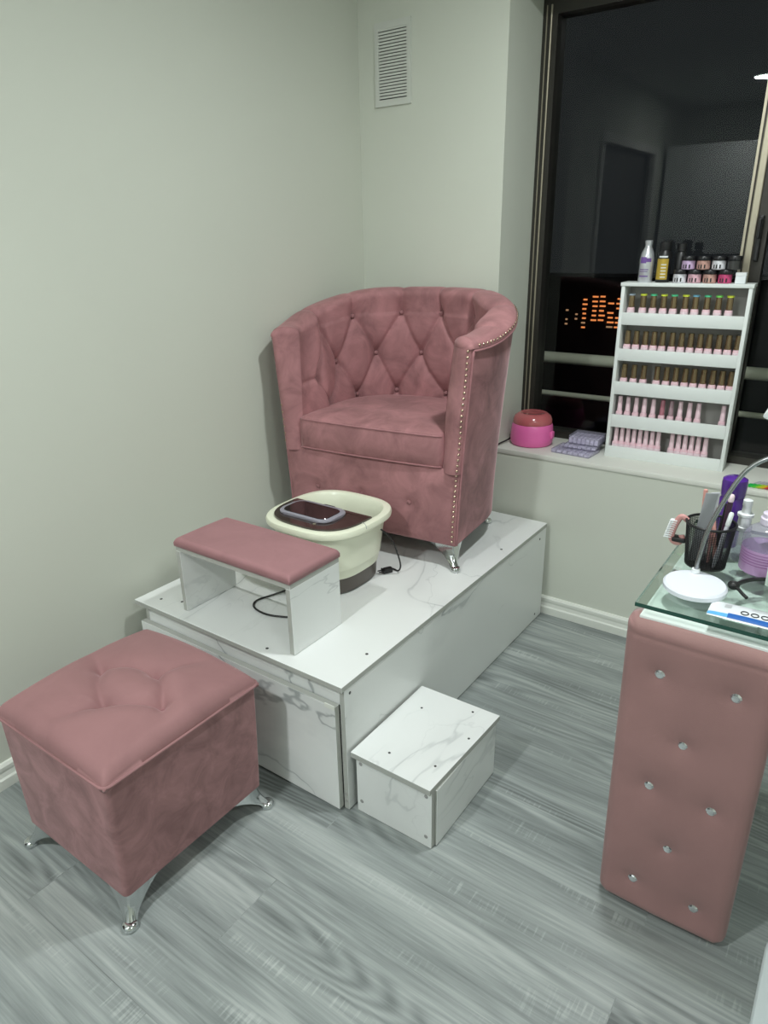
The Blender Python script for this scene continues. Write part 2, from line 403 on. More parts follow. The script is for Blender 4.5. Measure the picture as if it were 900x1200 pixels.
# ---------------------------------------------------------------- outside
bm = bmesh.new(); box(bm, (-3, .385, -.25), (5.5, 1.15, -.12)); struct(link('balcony_floor', bm, 'dark'))
M['rail'] = mat('pale_painted_rail', (.85, .83, .68), .5)
rl = thing('balcony_railing', 'pale horizontal balcony railing outside the dark window', 'railing', (0, 1.0, -.12))
def hbar(name, z, r, ry=None):
    bm = bmesh.new(); sweep(bm, [(-2.9, 0, z), (5.4, 0, z)], r, 16); return link(name, bm, 'rail', rl, True)
hbar('top_rail', .871 + .12, .028); hbar('lower_rail', .687 + .12, .0135)
for px in (-2.4, -.55, 1.02, 2.5, 4.3):
    bm = bmesh.new(); box(bm, (px - .015, -.0149, 0), (px + .015, .0149, .85)); link('post', bm, 'dark', rl)
M['farwall'] = mat('night_facade', (.004, .004, .005), .9)
M['litwin'] = mat('lit_window_amber', (.1, .03, .01), .6, emis=(1.0, .30, .09), es=.75)
M['litwin2'] = mat('lit_window_pale', (.1, .05, .02), .6, emis=(1.0, .55, .3), es=.3)
CP = Vector((1.82253, -2.42996, 1.44962))
def far(x, z, k=4.77, y=40.): return CP + (Vector((x, y, z)) - CP) * k
bl = thing('apartment_building', 'dark distant apartment block with rows of amber lit windows', 'building', (0, 0, -60))
p0 = far(-45, -30); p1 = far(12, -.85)
boxo('facade', (p0.x, p0.y, 0), (p1.x, p0.y + 20, p1.z + 60), 'farwall', bl)
cols = [(-14.55, .14, -2.75, 4, 1), (-13.95, .13, -2.7, 3, 1), (-13.52, .26, -2.1, 7, 0), (-12.95, .33, -1.92, 6, 0), (-12.52, .36, -1.90, 6, 0), (-11.98, .40, -2.0, 7, 0), (-11.5, .5, -2.0, 7, 0)]
for cx_, wd, zt_, n_, dim in cols:
    for i in range(n_):
        zz = zt_ - i * .27
        if random.random() < .08: continue
        a = far(cx_ + random.uniform(-.03, .03), zz - .09); b = far(cx_ + wd * random.uniform(.75, 1), zz)
        boxo('lit_window', (a.x, a.y - .4, a.z + 60), (b.x, a.y - .05, b.z + 60), 'litwin2' if dim or i > 4 and random.random() < .5 else 'litwin', bl)

# ---------------------------------------------------------------- wall vent
vt = thing('wall_vent', 'white louvred air vent high on the wall left of window', 'vent', (.159, 0, 1.909))
bm = bmesh.new(); w2, h = .079, .266
box(bm, (-w2, -.008, 0), (-w2 + .017, 0, h)); box(bm, (w2 - .017, -.008, 0), (w2, 0, h)); box(bm, (-w2 + .017, -.008, 0), (w2 - .017, 0, .022)); box(bm, (-w2 + .017, -.008, h - .022), (w2 - .017, 0, h))
link('vent_frame', bm, 'vent', vt)
boxo('vent_shade_sheet', (-w2 + .017, -.0015, .022), (w2 - .017, -.0005, h - .022), 'dark', vt)  # dark sheet on the wall stands in for shade behind the slats
for i in range(22):
    z = .026 + i * .0101
    bm = bmesh.new(); box(bm, (-w2 + .017, -.0065, z), (w2 - .017, -.0045, z + .0072), mtx=Matrix.Translation((0, 0, 0)))
    link('slat', bm, 'vent', vt)

# ---------------------------------------------------------------- ceiling lights, the third one added as unseen fill
for (lx, ly, lz), wt in LIGHTS:
    near = ly > -2; kz = 1 if lx < 2 else 3.3
    cl = thing('ceiling_light', 'round white ceiling lamp near the window' if near else 'round white ceiling lamp reflected at the top of the window' if lx < 2 else 'added round fill lamp, unseen, over the right side of the room', 'lamp', (lx, ly, CE - .001), 0)
    bm = bmesh.new(); lathe(bm, [(.085 * kz, 0), (.088 * kz, -.004), (.086 * kz, -.010), (.075 * kz, -.012)], 32); link('lamp_ring', bm, 'white', cl, 'auto')
    M['lamp'] = mat('lamp_diffuser', (.9, .9, .9), .5, emis=LIGHT_COL, es=9)
    bm = bmesh.new(); lathe(bm, [(.072 * kz, -.0125), (.072 * kz, -.016), (.02, -.017)], 32); link('lamp_diffuser', bm, 'lamp', cl)
    ld = bpy.data.lights.new('ceiling_lamp_light', 'AREA'); ld.shape = 'DISK'; ld.size = .14 if lx < 2 else .5; ld.energy = wt; ld.color = LIGHT_COL
    lo = bpy.data.objects.new('lamp_glow', ld); COL.objects.link(lo); lo.parent = cl; lo.location = (0, 0, -.02)

# ================================================================ PLATFORM
XR, YF, YK, XL = .884, -1.319, -.030, .030
T = .016
pf = thing('pedicure_platform', 'large raised platform of white marble-patterned board carrying the tub chair', 'platform', (0, 0, 0))
def board(name, a, b, ma='marble', parent=pf, label=None):
    bm = bmesh.new(); box(bm, a, b, 0, .0007, 1, None, 1); return link(name, bm, [ma, 'edge'], parent, False, label=label)
board('top_panel', (.071 - .02, YF, H - T), (XR, YK, H))
board('side_panel', (XR - .002 - T, YF + .012, .004), (XR - .002, YK, H - T), 'marble2')
board('side_panel', (.085, YF + .012, .004), (.085 + T, YK, H - T), 'marble2')
board('front_rail', (.085 + T, YF + .014, .340), (XR - .002 - T, YF + .014 + T, H - T), 'marble2')
board('back_panel', (.085 + T, YK - T, .004), (XR - .002 - T, YK, H - T), 'marble2')
fp = board('front_panel', (.082, YF - .008, .012), (XR - .019, YF + .010, .345), 'marble2')
boxo('pull_lip', (XR - .050, YF - .011, .338), (XR - .018, YF - .0085, .350), 'trim', fp)
def screws(pts, parent, nrm=(0, 0, 1), r=.0045, ma='screw'):
    for p in pts:
        bm = bmesh.new(); lathe(bm, [(r, 0), (r, .0008), (r * .6, .0012)], 12); 
        q = Vector((0, 0, 1)).rotation_difference(Vector(nrm)); bmesh.ops.transform(bm, matrix=Matrix.Translation(p) @ q.to_matrix().to_4x4(), verts=bm.verts)
        link('screw', bm, ma, parent, True)
screws([(.12, -1.27, H), (.19, -1.245, H), (.155, -1.12, H), (.845, -1.16, H), (.60, -1.29, H), (.845, -.35, H)], pf)
screws([(XR - .002, YF + .035, .372), (XR - .002, -.09, .03), (XR - .002, -.09, .36)], pf, (1, 0, 0))
screws([(XR - .010, YF + .012, .055), (XR - .010, YF + .012, .03)], pf, (0, -1, 0), .004, 'cap')

# ================================================================ STEP
st = thing('step_box', 'small white marble-patterned step box on the floor against the platform', 'step', (0, 0, 0))
SH = .1975
def p4(bm, pts, z0, z1, side):  # slab from 4 plan corners
    lo = [bm.verts.new((x, y, z0)) for x, y in pts]; hi = [bm.verts.new((x, y, z1)) for x, y in pts]
    bm.faces.new(lo[::-1]).material_index = 0; bm.faces.new(hi).material_index = 0
    for i in range(4): bm.faces.new((lo[i], lo[(i + 1) % 4], hi[(i + 1) % 4], hi[i])).material_index = side
bm = bmesh.new(); p4(bm, [(.889, -1.300), (1.134, -1.301), (1.146, -.947), (.889, -.950)], SH - T, SH, 1); link('top_panel', bm, ['marble3', 'edge'], st)
board('front_panel', (.900, -1.292, .003), (1.134, -1.292 + T, SH - T), 'marble3', st)
board('side_panel', (1.128, -1.276, .003), (1.128 + T - .004, -.957, SH - T), 'marble3', st)
board('side_panel', (.900, -1.276, .003), (.900 + T, -.957, SH - T), 'marble3', st)
board('back_panel', (.916, -.973, .003), (1.128, -.957, SH - T), 'marble3', st)
screws([(.945, -1.04, SH), (1.075, -.975, SH), (1.12, -1.08, SH), (1.10, -1.22, SH), (.975, -1.245, SH)], st, r=.0035)
screws([(.915, -1.292, .165), (.915, -1.292, .04), (1.118, -1.292, .165), (1.118, -1.292, .035)], st, (0, -1, 0), .0055, 'cap')

# ================================================================ FOOTREST BENCH
fr_ = thing('footrest_bench', 'low marble-patterned footrest bench with a pink padded top on the platform', 'footrest', (0, 0, 0))
FX0, FX1, FY0, FY1, FZ = .2375, .689, -1.276, -1.073, .6225; HF = H + .0008
board('side_panel', (FX0, FY0, HF), (FX0 + T, FY1, FZ - T), 'marble2', fr_)
board('side_panel', (FX1 - T, FY0, HF), (FX1, FY1, FZ - T), 'marble', fr_)
board('top_board', (FX0, FY0, FZ - T), (FX1, FY1, FZ), 'marble2', fr_)
board('back_panel', (FX0 + T, FY1 - T, H + .10), (FX1 - T, FY1, FZ - T), 'marble2', fr_)
def cushion(name, cx, cy, hw, hd, z0, z1, crown, ma, parent, r=.02, disp=None, nu=40, nv=40, sag=0):
    """padded slab with rounded edges"""
    bm = bmesh.new()
    def prof(t):  # t -1..1 -> plan coordinate factor, drop
        return t
    top = {}
    N1, N2 = nu, nv
    def pos(u, v):
        x, y = u * 2 - 1, v * 2 - 1
        ex, ey = hw - abs(x) * hw, hd - abs(y) * hd
        e = 1.
        def edge(d):
            if d >= r: return 0.
            q = 1 - d / r; return 1 - math.sqrt(max(0, 1 - q * q))
        dz = min(1, math.hypot(edge(ex), edge(ey))) * (r)
        h = z1 + crown * (.35 * (1 - x * x) + .35 * (1 - y * y) + .4 * (1 - x * x) * (1 - y * y)) - dz
        if disp: h += disp(cx + x * hw, cy + y * hd) * min(1, ex / r * .5) * min(1, ey / r * .5)
        return (cx + x * hw, cy + y * hd, h)
    # nonuniform parameter: dense near the edges
    def warp(t): return .5 - .5 * math.cos(PI * t) if not disp else (.5 - .5 * math.cos(PI * t)) * .35 + t * .65
    vs = grid(bm, lambda u, v: pos(warp(u), warp(v)), N1, N2)
    loop = [vs[i][0] for i in range(N1 + 1)] + [vs[N1][j] for j in range(1, N2 + 1)] + [vs[i][N2] for i in range(N1 - 1, -1, -1)] + [vs[0][j] for j in range(N2 - 1, 0, -1)]
    lo = [bm.verts.new((v.co.x, v.co.y, z0)) for v in loop]; n = len(loop)
    for i in range(n): bm.faces.new((loop[i], lo[i], lo[(i + 1) % n], loop[(i + 1) % n]))
    bm.faces.new(lo)
    bmesh.ops.recalc_face_normals(bm, faces=bm.faces)
    return link(name, bm, ma, parent, True)
cushion('seat_pad', (FX0 + FX1) / 2, (FY0 + FY1) / 2, (FX1 - FX0) / 2 + .003, (FY1 - FY0) / 2 + .003, FZ, FZ + .025, .004, 'footvelvet', fr_, .014)

# ================================================================ FOOT SPA TUB
tb = thing('foot_spa_tub', 'cream foot spa basin with dark brown lid in front of the chair', 'foot spa', (.466, -.842, H + .001))
PW = 2.9
bm = bmesh.new()
lathe(bm, [(.126, .002), (.131, .006), (.134, .055)], 64, power=PW, sy=1.02); link('base_band', bm, 'brown', tb, 'auto')
bm = bmesh.new()
lathe(bm, [(.1345, .055), (.137, .057), (.143, .085), (.1445, .088), (.145, .091), (.158, .190), (.160, .203), (.172, .206), (.1795, .212), (.181, .222), (.178, .230), (.169, .234), (.157, .232), (.151, .223), (.146, .19), (.122, .05), (.116, .045)], 72, power=PW, sy=1.02)
link('basin', bm, 'cream', tb, 'auto')
# lid over the front half
bm = bmesh.new()
def sup(r, a, sy=1.02):
    ca, sa = math.cos(a), math.sin(a); return (r * math.copysign(abs(ca) ** (2 / PW), ca), r * sy * math.copysign(abs(sa) ** (2 / PW), sa))
poly = [sup(.1560, PI + PI * i / 36) for i in range(37)]; poly = [(x, y + .0) for x, y in poly]
poly = [(poly[0][0], .02)] + poly + [(poly[-1][0], .02)]
prism(bm, poly, .222, .2375, 0, .003, 2); lid = link('lid', bm, 'lidbrown', tb, 'auto')
bm = bmesh.new(); prism(bm, rrect(.104, .060, .034, 8, -.022, -.056), .2378, .2455, 0, .003, 2); link('lid_frame', bm, 'lidframe', lid, 'auto')
bm = bmesh.new(); prism(bm, rrect(.089, .047, .024, 8, -.024, -.057), .2456, .2475, 0, .001, 1); link('control_panel', bm, 'lidblack', lid, 'auto')
bm = bmesh.new(); prism(bm, rrect(.026, .008, .0079, 5, -.012, .012), .2377, .240, 0, .001, 1); link('lid_catch', bm, 'black', lid, 'auto')
bm = bmesh.new(); lathe(bm, [(.005, 0), (.005, .0015), (.003, .002)], 12, c=(.045, -.126, .2376)); link('button', bm, 'champagne', lid)
bm = bmesh.new(); sweep(bm, [(.154, -.03, .2335), (.167, -.034, .2345), (.178, -.040, .2305), (.181, -.043, .223)], .0012, 6); link('rim_seam', bm, 'edge', tb)
# mains cord of the tub with its plug
pl = tubeo('power_cord', [(.632, -.790, .185), (.652, -.765, .150), (.660, -.74, .09), (.655, -.715, .035), (.640, -.705, .006), (.615, -.70, .004), (.612, -.715, .012)], .0028, 'cable', tb, 8, 8); pl.location = (-.466, .842, 0); pl['label'] = 'black power cord with plug'
bm = bmesh.new(); box(bm, (-.017, -.010, 0), (.014, .010, .017), bev=.004); box(bm, (-.022, -.013, .002), (-.016, .013, .015), bev=.002)
for s_ in (-1, 1): sweep(bm, [(-.022, s_ * .006, .009), (-.036, s_ * .006, .009)], .0021, 6)
bmesh.ops.transform(bm, matrix=Matrix.Translation((.612, -.725, .001)) @ Matrix.Rotation(R(60), 4, 'Z'), verts=bm.verts); link('plug', bm, 'black', pl, 'auto')
cb = tubeo('cable_loop', [(.43, -1.0, .010), (.405, -1.06, .006), (.385, -1.115, .004), (.41, -1.150, .004), (.47, -1.160, .004), (.53, -1.140, .004), (.60, -1.10, .004), (.62, -1.04, .004)], .0030, 'cable', None, 8, 8)
cb.location = (0, 0, H); tag(cb, 'black cable loop lying on the platform under the footrest bench', 'cable')

# ================================================================ TUB CHAIR
CHX, CHY, CHR = .459, -.614, R(5.3)
ch = thing('tub_chair', 'dusty rose velvet tub chair with buttoned back standing on the platform', 'chair', (CHX, CHY, H + .001), CHR)
Z0, ZSEAT, ZA, ZB = .085, .347, .735, .840
def plan(s, w_, D, ys, n, pinch):
    L1 = ys; La = 1.15 * (w_ + (D - ys)); tot = 2 * L1 + La; d = s * tot
    if d < L1 or d > L1 + La:
        sg = -1 if d < L1 else 1; dd = d if d < L1 else tot - d; q = 1 - dd / ys
        x = w_ * (1 - pinch * q * q); dx = w_ * pinch * 2 * q / ys; l = math.hypot(1, dx); return (sg * x, dd), (sg / l, -dx / l)
    a = PI * (1 - (d - L1) / La); ca, sa = math.cos(a), math.sin(a)
    f = lambda v: math.copysign(abs(v) ** (2 / n), v)
    g = lambda v: math.copysign(abs(v) ** (2 - 2 / n), v)
    nx, ny = g(ca) / w_, g(sa) / (D - ys); l = math.hypot(nx, ny) or 1
    return (w_ * f(ca), ys + (D - ys) * f(sa)), (nx / l, ny / l)
def ztop(s):   # height of the edge of the back, without the padding of the roll
    e = min(s, 1 - s); return ZA + .030 + (ZB - ZA) * sst(0, .367, e)
def outer(s, z):
    k = max(0, min(1.02, (z - Z0) / (.869 - Z0))); q = k ** 1.5
    L = lambda a, b: a + (b - a) * q
    return plan(s, L(.330, .438), L(.545, .572), L(.23, .14), L(2.5, 1.74), L(.001, .13))
def thick(z):
    k = max(0, min(1, (z - ZSEAT) / (.869 - ZSEAT))); return .046 + .026 * k
def off(s, z, d, zz=None):
    (x, y), n = outer(s, z); return V(x - n[0] * d, y - n[1] * d, z if zz is None else zz)
S0, SP, ROWS = .527, .123, (.780, .630, .480)
def droop(s): return .058 * (1 - sst(0, .367, min(s, 1 - s)))
def tuft(s, z):
    z = z + droop(s); v = (z - ROWS[1]) / (ROWS[0] - ROWS[1]); u = (s - S0) / SP
    if v > 1:
        du = abs(u - round(u)); dc = du; db = math.hypot(du, (v - 1) / 2.)
    else:
        a = u + v / 2 - .5; b = u - v / 2 + .5
        da, dbb = abs(a - round(a)), abs(b - round(b)); dc = min(da, dbb); db = math.hypot(da, dbb)
    bs = .0965 + .0615 * min(1, abs(v)); mk = sst(bs - .035, bs - .004, s) * sst(1.0, .93, s) if False else sst(bs - .035, bs - .004, s) * (1 - sst(.93, .98, s))
    cre = math.exp(-(dc / .055) ** 1.15) * mk
    but = math.exp(-(db / .20) ** 1.1) * mk
    if s < .12:   # the pleat running to the front edge
        cre = max(cre, .5 * math.exp(-(abs(v) / .05) ** 1.2) * (1 - sst(.09, .12, s)) * sst(-.02, .02, s))
    e = min(s, 1 - s); full = .022 + .010 * sst(0, .12, e) + .024 * (math.exp(-((e - .115) / .065) ** 2) - .043 * (e < .01))
    return full - .014 * cre - .034 * but
# outer shell
bm = bmesh.new()
grid(bm, lambda s, t: off(s, Z0 + (ztop(s) - .035 - Z0) * t, 0.0), 110, 16)
bmesh.ops.recalc_face_normals(bm, faces=bm.faces); link('outer_shell', bm, 'velvet_side', ch, True)
# tufted inside, rolled over the top edge
NR = 14
def inn(s, t):
    zt = ztop(s); zj = zt - .030
    if t < .72:
        z = ZSEAT - .01 + (zj - ZSEAT + .01) * (t / .72)
        return off(s, z, thick(z) + tuft(s, z))
    q = (t - .72) / .28; a = q * PI
    tt = thick(zj) + tuft(s, zj + .03 * q); ro = -.008
    mid = (tt + ro) / 2; hw = (tt - ro) / 2
    pc = 2 / 2.6
    cx_ = math.copysign(abs(math.cos(a)) ** pc, math.cos(a)); sz = abs(math.sin(a)) ** pc
    # valley where the vertical pleats cross the top
    u = (s - S0) / SP; du = abs(u - round(u)); val = .005 * math.exp(-(du / .06) ** 1.2) if .13 < s < .9 else 0
    return off(s, zj, mid + hw * cx_, zj + (.032 - val) * sz)
bm = bmesh.new(); grid(bm, inn, 300, 110)
bmesh.ops.recalc_face_normals(bm, faces=bm.faces); link('tufted_back', bm, 'velvet', ch, True)
# piping below the rolled edge
bm = bmesh.new(); sweep(bm, [off(s / 120, ztop(s / 120) - .036, -.006) for s in range(121)], .0045, 8); link('rim_piping', bm, 'piping', ch, True)
# padded fronts of both arms
def ebul(u): return math.sqrt(max(0, 1 - ((.38 - u) / .38) ** 2)) if u < .38 else math.cos((u - .38) / .62 * PI / 2) ** .9
for s0 in (0., 1.):
    sg = -1 if s0 == 0 else 1
    bm = bmesh.new()
    def af(u, v):
        z = ZSEAT - .006 + (ZA + .006 - ZSEAT) * v
        po = off(s0, z, -.004); pi = off(s0, z, thick(z) + .0225); q = 1 - (2 * u - 1) ** 2
        p = po.lerp(pi, u); p.y += .002 - ebul(u) * (.026 + .003 * math.cos(v * PI * 4))
        return p
    vs = grid(bm, af, 22, 40)
    def at(u, v):   # rounded top of the arm front
        z = ZA; po = off(s0, z, -.0095); pi = off(s0, z, thick(z) + .0235); q = max(0, 1 - (2 * u - 1) ** 2)
        p = po.lerp(pi, u); p.y += .002 - ebul(u) * .028 * (1 - v ** 3); p.z = z + .0325 * q ** .38 * v
        return p
    grid(bm, at, 22, 8)
    bmesh.ops.recalc_face_normals(bm, faces=bm.faces)
    o = link('arm_front', bm, 'velvet', ch, True)
    bm = bmesh.new(); sweep(bm, [V(sg * (abs(outer(s0, z)[0][0]) + .005), -.001, z) for z in [Z0 + .004 + (ZA - .01 - Z0) * i / 30 for i in range(31)]], .0042, 8); link('edge_piping', bm, 'piping', ch, True)
# front rail under the cushion with three buttons
BT = [(-.215, .212), (-.030, .212), (.158, .214)]
bm = bmesh.new()
def fpnl(u, v):
    z = Z0 + (ZSEAT + .004 - Z0) * v; hw = abs(outer(0, z)[0][0]) + .001; x = -hw + 2 * hw * u
    d = .010 * (1 - abs(2 * u - 1) ** 14) * (1 - abs(2 * v - 1) ** 8)
    for bx, bz in BT:
        rr = math.hypot(x - bx, z - bz); d -= .012 * math.exp(-(rr / .022) ** 1.2)
    return V(x, -d - .004, z)
vs = grid(bm, fpnl, 90, 36)
lo = [bm.verts.new((vs[i][0].co.x, .10, Z0)) for i in range(91)]; hi = [bm.verts.new((vs[i][36].co.x, .10, ZSEAT + .004)) for i in range(91)]
for i in range(90):
    bm.faces.new((vs[i][0], lo[i], lo[i + 1], vs[i + 1][0])); bm.faces.new((vs[i][36], vs[i + 1][36], hi[i + 1], hi[i]))
bmesh.ops.recalc_face_normals(bm, faces=bm.faces); link('front_rail', bm, 'velvet', ch, True)
# underside and seat deck
poly = [tuple(off(i / 60, Z0, .004))[:2] for i in range(61)]
bm = bmesh.new(); prism(bm, poly, Z0 + .001, Z0 + .012); link('bottom_board', bm, 'black', ch)
bm = bmesh.new(); poly = [(lambda p: (p.x, p.y))(off(i / 60, ZSEAT, .01)) for i in range(61)]; prism(bm, poly, ZSEAT - .01, ZSEAT); link('seat_deck', bm, 'velvet', ch)
# seat cushion
CT = .468
poly = []
for i in range(61):
    s = i / 60; p = off(s, .40, thick(.40) + .020); poly.append((p.x, max(p.y, -.002)))
poly[0] = (poly[0][0], -.004); poly[-1] = (poly[-1][0], -.004)
ins = [Vector((p[0], p[1])) for p in poly]
bm = bmesh.new()
# front lip to centre interpolation, dense grid across the U plan
def cush(u, v):
    s = u
    p = ins[min(60, int(s * 60))] + (ins[min(60, int(s * 60) + 1)] - ins[min(60, int(s * 60))]) * (s * 60 - int(s * 60)) if s < 1 else ins[60]
    cpt = Vector((0, .20)); return p, cpt
zs_ = [(.0, ZSEAT + .006), (.0, ZSEAT + .010), (.0, CT - .014), (.004, CT - .005), (.012, CT)]
loopn = 0
front = [Vector((ins[-1].x + (ins[0].x - ins[-1].x) * i / 40, -.010 - .010 * (1 - (2 * i / 40 - 1) ** 2))) for i in range(1, 40)]
loop = ins + front; n = len(loop); cen = Vector((0, .22))
rings = []
def inset(p, d): q = cen - p; return p + q.normalized() * d
prof = [(.006, ZSEAT + .002), (0, ZSEAT + .008), (-.002, (ZSEAT + CT) / 2), (0, CT - .016), (.003, CT - .009), (.009, CT - .003), (.018, CT)]
for d, z in prof: rings.append([bm.verts.new((*inset(p, d), z)) for p in loop])
for k in range(1, 16):
    f = k / 16; rings.append([bm.verts.new((*(inset(p, .018).lerp(cen, f)), CT + .012 * math.sin(min(1, f * 1.6) * PI / 2))) for p in loop])
for a, b in zip(rings, rings[1:]):
    for i in range(n): bm.faces.new((a[i], a[(i + 1) % n], b[(i + 1) % n], b[i]))
c0 = bm.verts.new((*cen, CT + .012))
for i in range(n): bm.faces.new((rings[-1][i], rings[-1][(i + 1) % n], c0))
bm.faces.new(rings[0][::-1]); bmesh.ops.recalc_face_normals(bm, faces=bm.faces)
cu = link('seat_cushion', bm, 'velvet', ch, True)
for z in (ZSEAT + .008, CT - .012):
    bm = bmesh.new(); sweep(bm, [(*inset(p, -.001 if z < .4 else .0005), z) for p in [ins[0]] + front[::-1] + [ins[-1]]], .0028, 6); link('cushion_piping', bm, 'piping', cu, True)
# buttons
bb = bmesh.new(); lathe(bb, [(.0085, 0), (.0085, .003), (.006, .006), (.002, .007)], 16)
me_b = bpy.data.meshes.new('button'); bb.to_mesh(me_b); bb.free(); me_b.materials.append(M['velvet_side'])
for p in me_b.polygons: p.use_smooth = True
def place(me, name, pos, nrm, parent):
    o = bpy.data.objects.new(name, me); COL.objects.link(o); o.parent = parent; o.location = pos
    o.rotation_euler = Vector((0, 0, 1)).rotation_difference(Vector(nrm)).to_euler(); return o
for row, z in enumerate(ROWS):
    for k in range(-4, 4):
        u = k + (.5 if row == 1 else 0); s_ = S0 + u * SP
        if s_ < (.09 if row == 1 else .15) or s_ > .86: continue
        zz = z - droop(s_); (x, y), nn = outer(s_, zz); d = thick(zz) - .003 + .020 * math.exp(-((min(s_, 1 - s_) - .115) / .065) ** 2)
        place(me_b, 'button', (x - nn[0] * d, y - nn[1] * d, zz), (-nn[0], -nn[1], 0), ch)
for bx, bz in BT: place(me_b, 'button', (bx, -.003, bz), (0, -1, 0), ch)
# nail heads
bb = bmesh.new(); lathe(bb, [(.0048, 0), (.0044, .0018), (.003, .0032), (.001, .0038)], 10)
me_n = bpy.data.meshes.new('nail_head'); bb.to_mesh(me_n); bb.free(); me_n.materials.append(M['nail'])
for p in me_n.polygons: p.use_smooth = True
for sg, zz0, zz1, cnt in ((1, Z0 + .02, ZA - .006, 36), (-1, ZSEAT - .0, .50, 7)):
    for i in range(cnt):
        z = zz0 + (zz1 - zz0) * i / (cnt - 1); x = abs(outer(1, z)[0][0]) - .008
        yv = -.012
        if z > ZSEAT + .002:
            po = off(1. if sg > 0 else 0., z, -.004); pi = off(1. if sg > 0 else 0., z, thick(z) + .0225); vv = (z - ZSEAT + .006) / (ZA + .006 - ZSEAT)
            pp = po.lerp(pi, .13); place(me_n, 'nail_head', (pp.x, pp.y + .0025 - ebul(.13) * (.026 + .003 * math.cos(vv * PI * 4)), z), (sg * .7, -1, 0), ch); continue
        place(me_n, 'nail_head', (sg * x, yv, z), (sg * .45, -1, 0), ch)
for i in range(22):
    s = .985 - i * .0115; z = ztop(s) - .020
    (x, y), nn = outer(s, ztop(s) - .03)
    place(me_n, 'nail_head', (x + nn[0] * .0075, y + nn[1] * .0075, z), (nn[0], nn[1], .35), ch)
# chrome corner legs
def corner_leg(bm, hgt, wing=.085, out=.012, fr=.0125):
    """leg under a corner at the origin, wings along -x and +y, foot at the corner"""
    secs = []
    for k in range(13):
        t = k / 12; e = (1 - t)
        wg = fr * 1.3 + (wing - fr * 1.3) * (e ** 2.1); th = .011 + .003 * t
        ox = out * (t ** 1.5); z = hgt * (1 - t)
        A = V(ox, -ox, z)
        # L section: outer corner, along -x, back, inner corner, along +y
        pts = [A + V(-wg, .0, 0), A + V(-wg * .5, -.001, 0), A + V(-.004, 0, 0), A + V(0, .004, 0), A + V(.001, wg * .5, 0), A + V(0, wg, 0), A + V(-th, wg * .97, 0), A + V(-th - .001, th + .002 + wg * .1, 0), A + V(-th - .002 - wg * .1, th + .001, 0), A + V(-wg * .97, th, 0)]
        if t > .55:  # blend to a round foot
            q = sst(.55, .95, t); c = A + V(-fr * .6, fr * .6, 0)
            pts = [p.lerp(c + V(math.cos(a), math.sin(a), 0) * fr, q) for p, a in zip(pts, [math.atan2((p - c).y, (p - c).x) for p in pts])]
        secs.append([bm.verts.new(p) for p in pts])
    for a, b in zip(secs, secs[1:]):
        n = len(a)
        for i in range(n): bm.faces.new((a[i], a[(i + 1) % n], b[(i + 1) % n], b[i]))
    bm.faces.new(secs[0]); bm.faces.new(secs[-1][::-1])
    c = V(out - fr * .6, -out + fr * .6, 0)
    lathe(bm, [(fr * .95, 0), (fr * 1.15, .003), (fr * 1.12, .010), (fr * .9, .015), (fr * .5, .017)], 20, c=c)
    bmesh.ops.recalc_face_normals(bm, faces=bm.faces)
def legs(parent, corners, hgt, **kw):
    for (x, y, ang) in corners:
        bm = bmesh.new(); corner_leg(bm, hgt, **kw)
        o = link('leg', bm, 'chrome', parent, 'auto', loc=(x, y, 0), rot=(0, 0, ang))
# corner orientation: wings along -x,+y is the front right corner
legs(ch, [(.318, .008, 0), (-.318, .008, -PI / 2), (.25, .42, PI / 2), (-.25, .42, PI)], Z0, wing=.095, out=.028, fr=.015)

# ================================================================ OTTOMAN
OX, OY = .474, -1.641
ot = thing('ottoman', 'square rose velvet ottoman with chrome feet on the floor before the platform', 'ottoman', (OX, OY, 0))
OB, OT_ = .078, .405
bm = bmesh.new()
def taper(t): return (.202 + .014 * t, .214 + .004 * t)
rings = []
for k in range(13):
    t = k / 12; hx, hy = taper(t); rings.append([bm.verts.new((x * (1 + .006 * math.sin(t * PI)), y, OB + (OT_ - OB) * t)) for x, y in rrect(hx, hy, .014, 5)])
for a, b in zip(rings, rings[1:]):
    n = len(a)
    for i in range(n): bm.faces.new((a[i], a[(i + 1) % n], b[(i + 1) % n], b[i]))
bm.faces.new(rings[0][::-1]); bm.faces.new(rings[-1]); link('body', bm, 'ottoman_side', ot, 'auto')
bm = bmesh.new(); sweep(bm, [(x, y, OT_ + .001) for x, y in rrect(.2225, .2245, .02, 6)], .0038, 8, True); link('top_piping', bm, 'ottoman_top', ot, True)
OBT = {'A': (.366 - OX, -1.640 - OY), 'B': (.500 - OX, -1.578 - OY), 'C': (.494 - OX, -1.722 - OY), 'D': (.602 - OX, -1.640 - OY)}
SEG = [('A', 'B'), ('B', 'D'), ('D', 'C'), ('C', 'A'), ('C', (-.05, -.24)), ('D', (.24, -.07)), ('B', (.11, .24)), ('A', (-.24, .05))]
def ottd(x, y):
    P = Vector((x, y)); h = 0; dc = 9
    for a, b in SEG:
        A = Vector(OBT[a]); B = Vector(OBT[b]) if isinstance(b, str) else Vector(b)
        outw = not isinstance(b, str)
        d = B - A; t = max(0, min(1, (P - A).dot(d) / d.dot(d))); nrm = Vector((-d.y, d.x)).normalized()
        arc = 0 if outw else math.sin(t * PI) * .010
        q = (P - (A + d * t)); dd = abs(q.dot(nrm) - arc) if 0 < t < 1 else q.length
        if outw: dd = math.sqrt(dd * dd + (t * .03) ** 2)
        dc = min(dc, dd)
    db = min((P - Vector(v)).length for v in OBT.values())
    return -.020 * math.exp(-(dc / .018) ** 1.0) - .029 * math.exp(-(db / .022) ** 1.2)
cushion('top_cushion', 0, 0, .221, .223, OT_ + .002, OT_ + .0265, .040, 'ottoman_top', ot, .034, ottd, 110, 110)
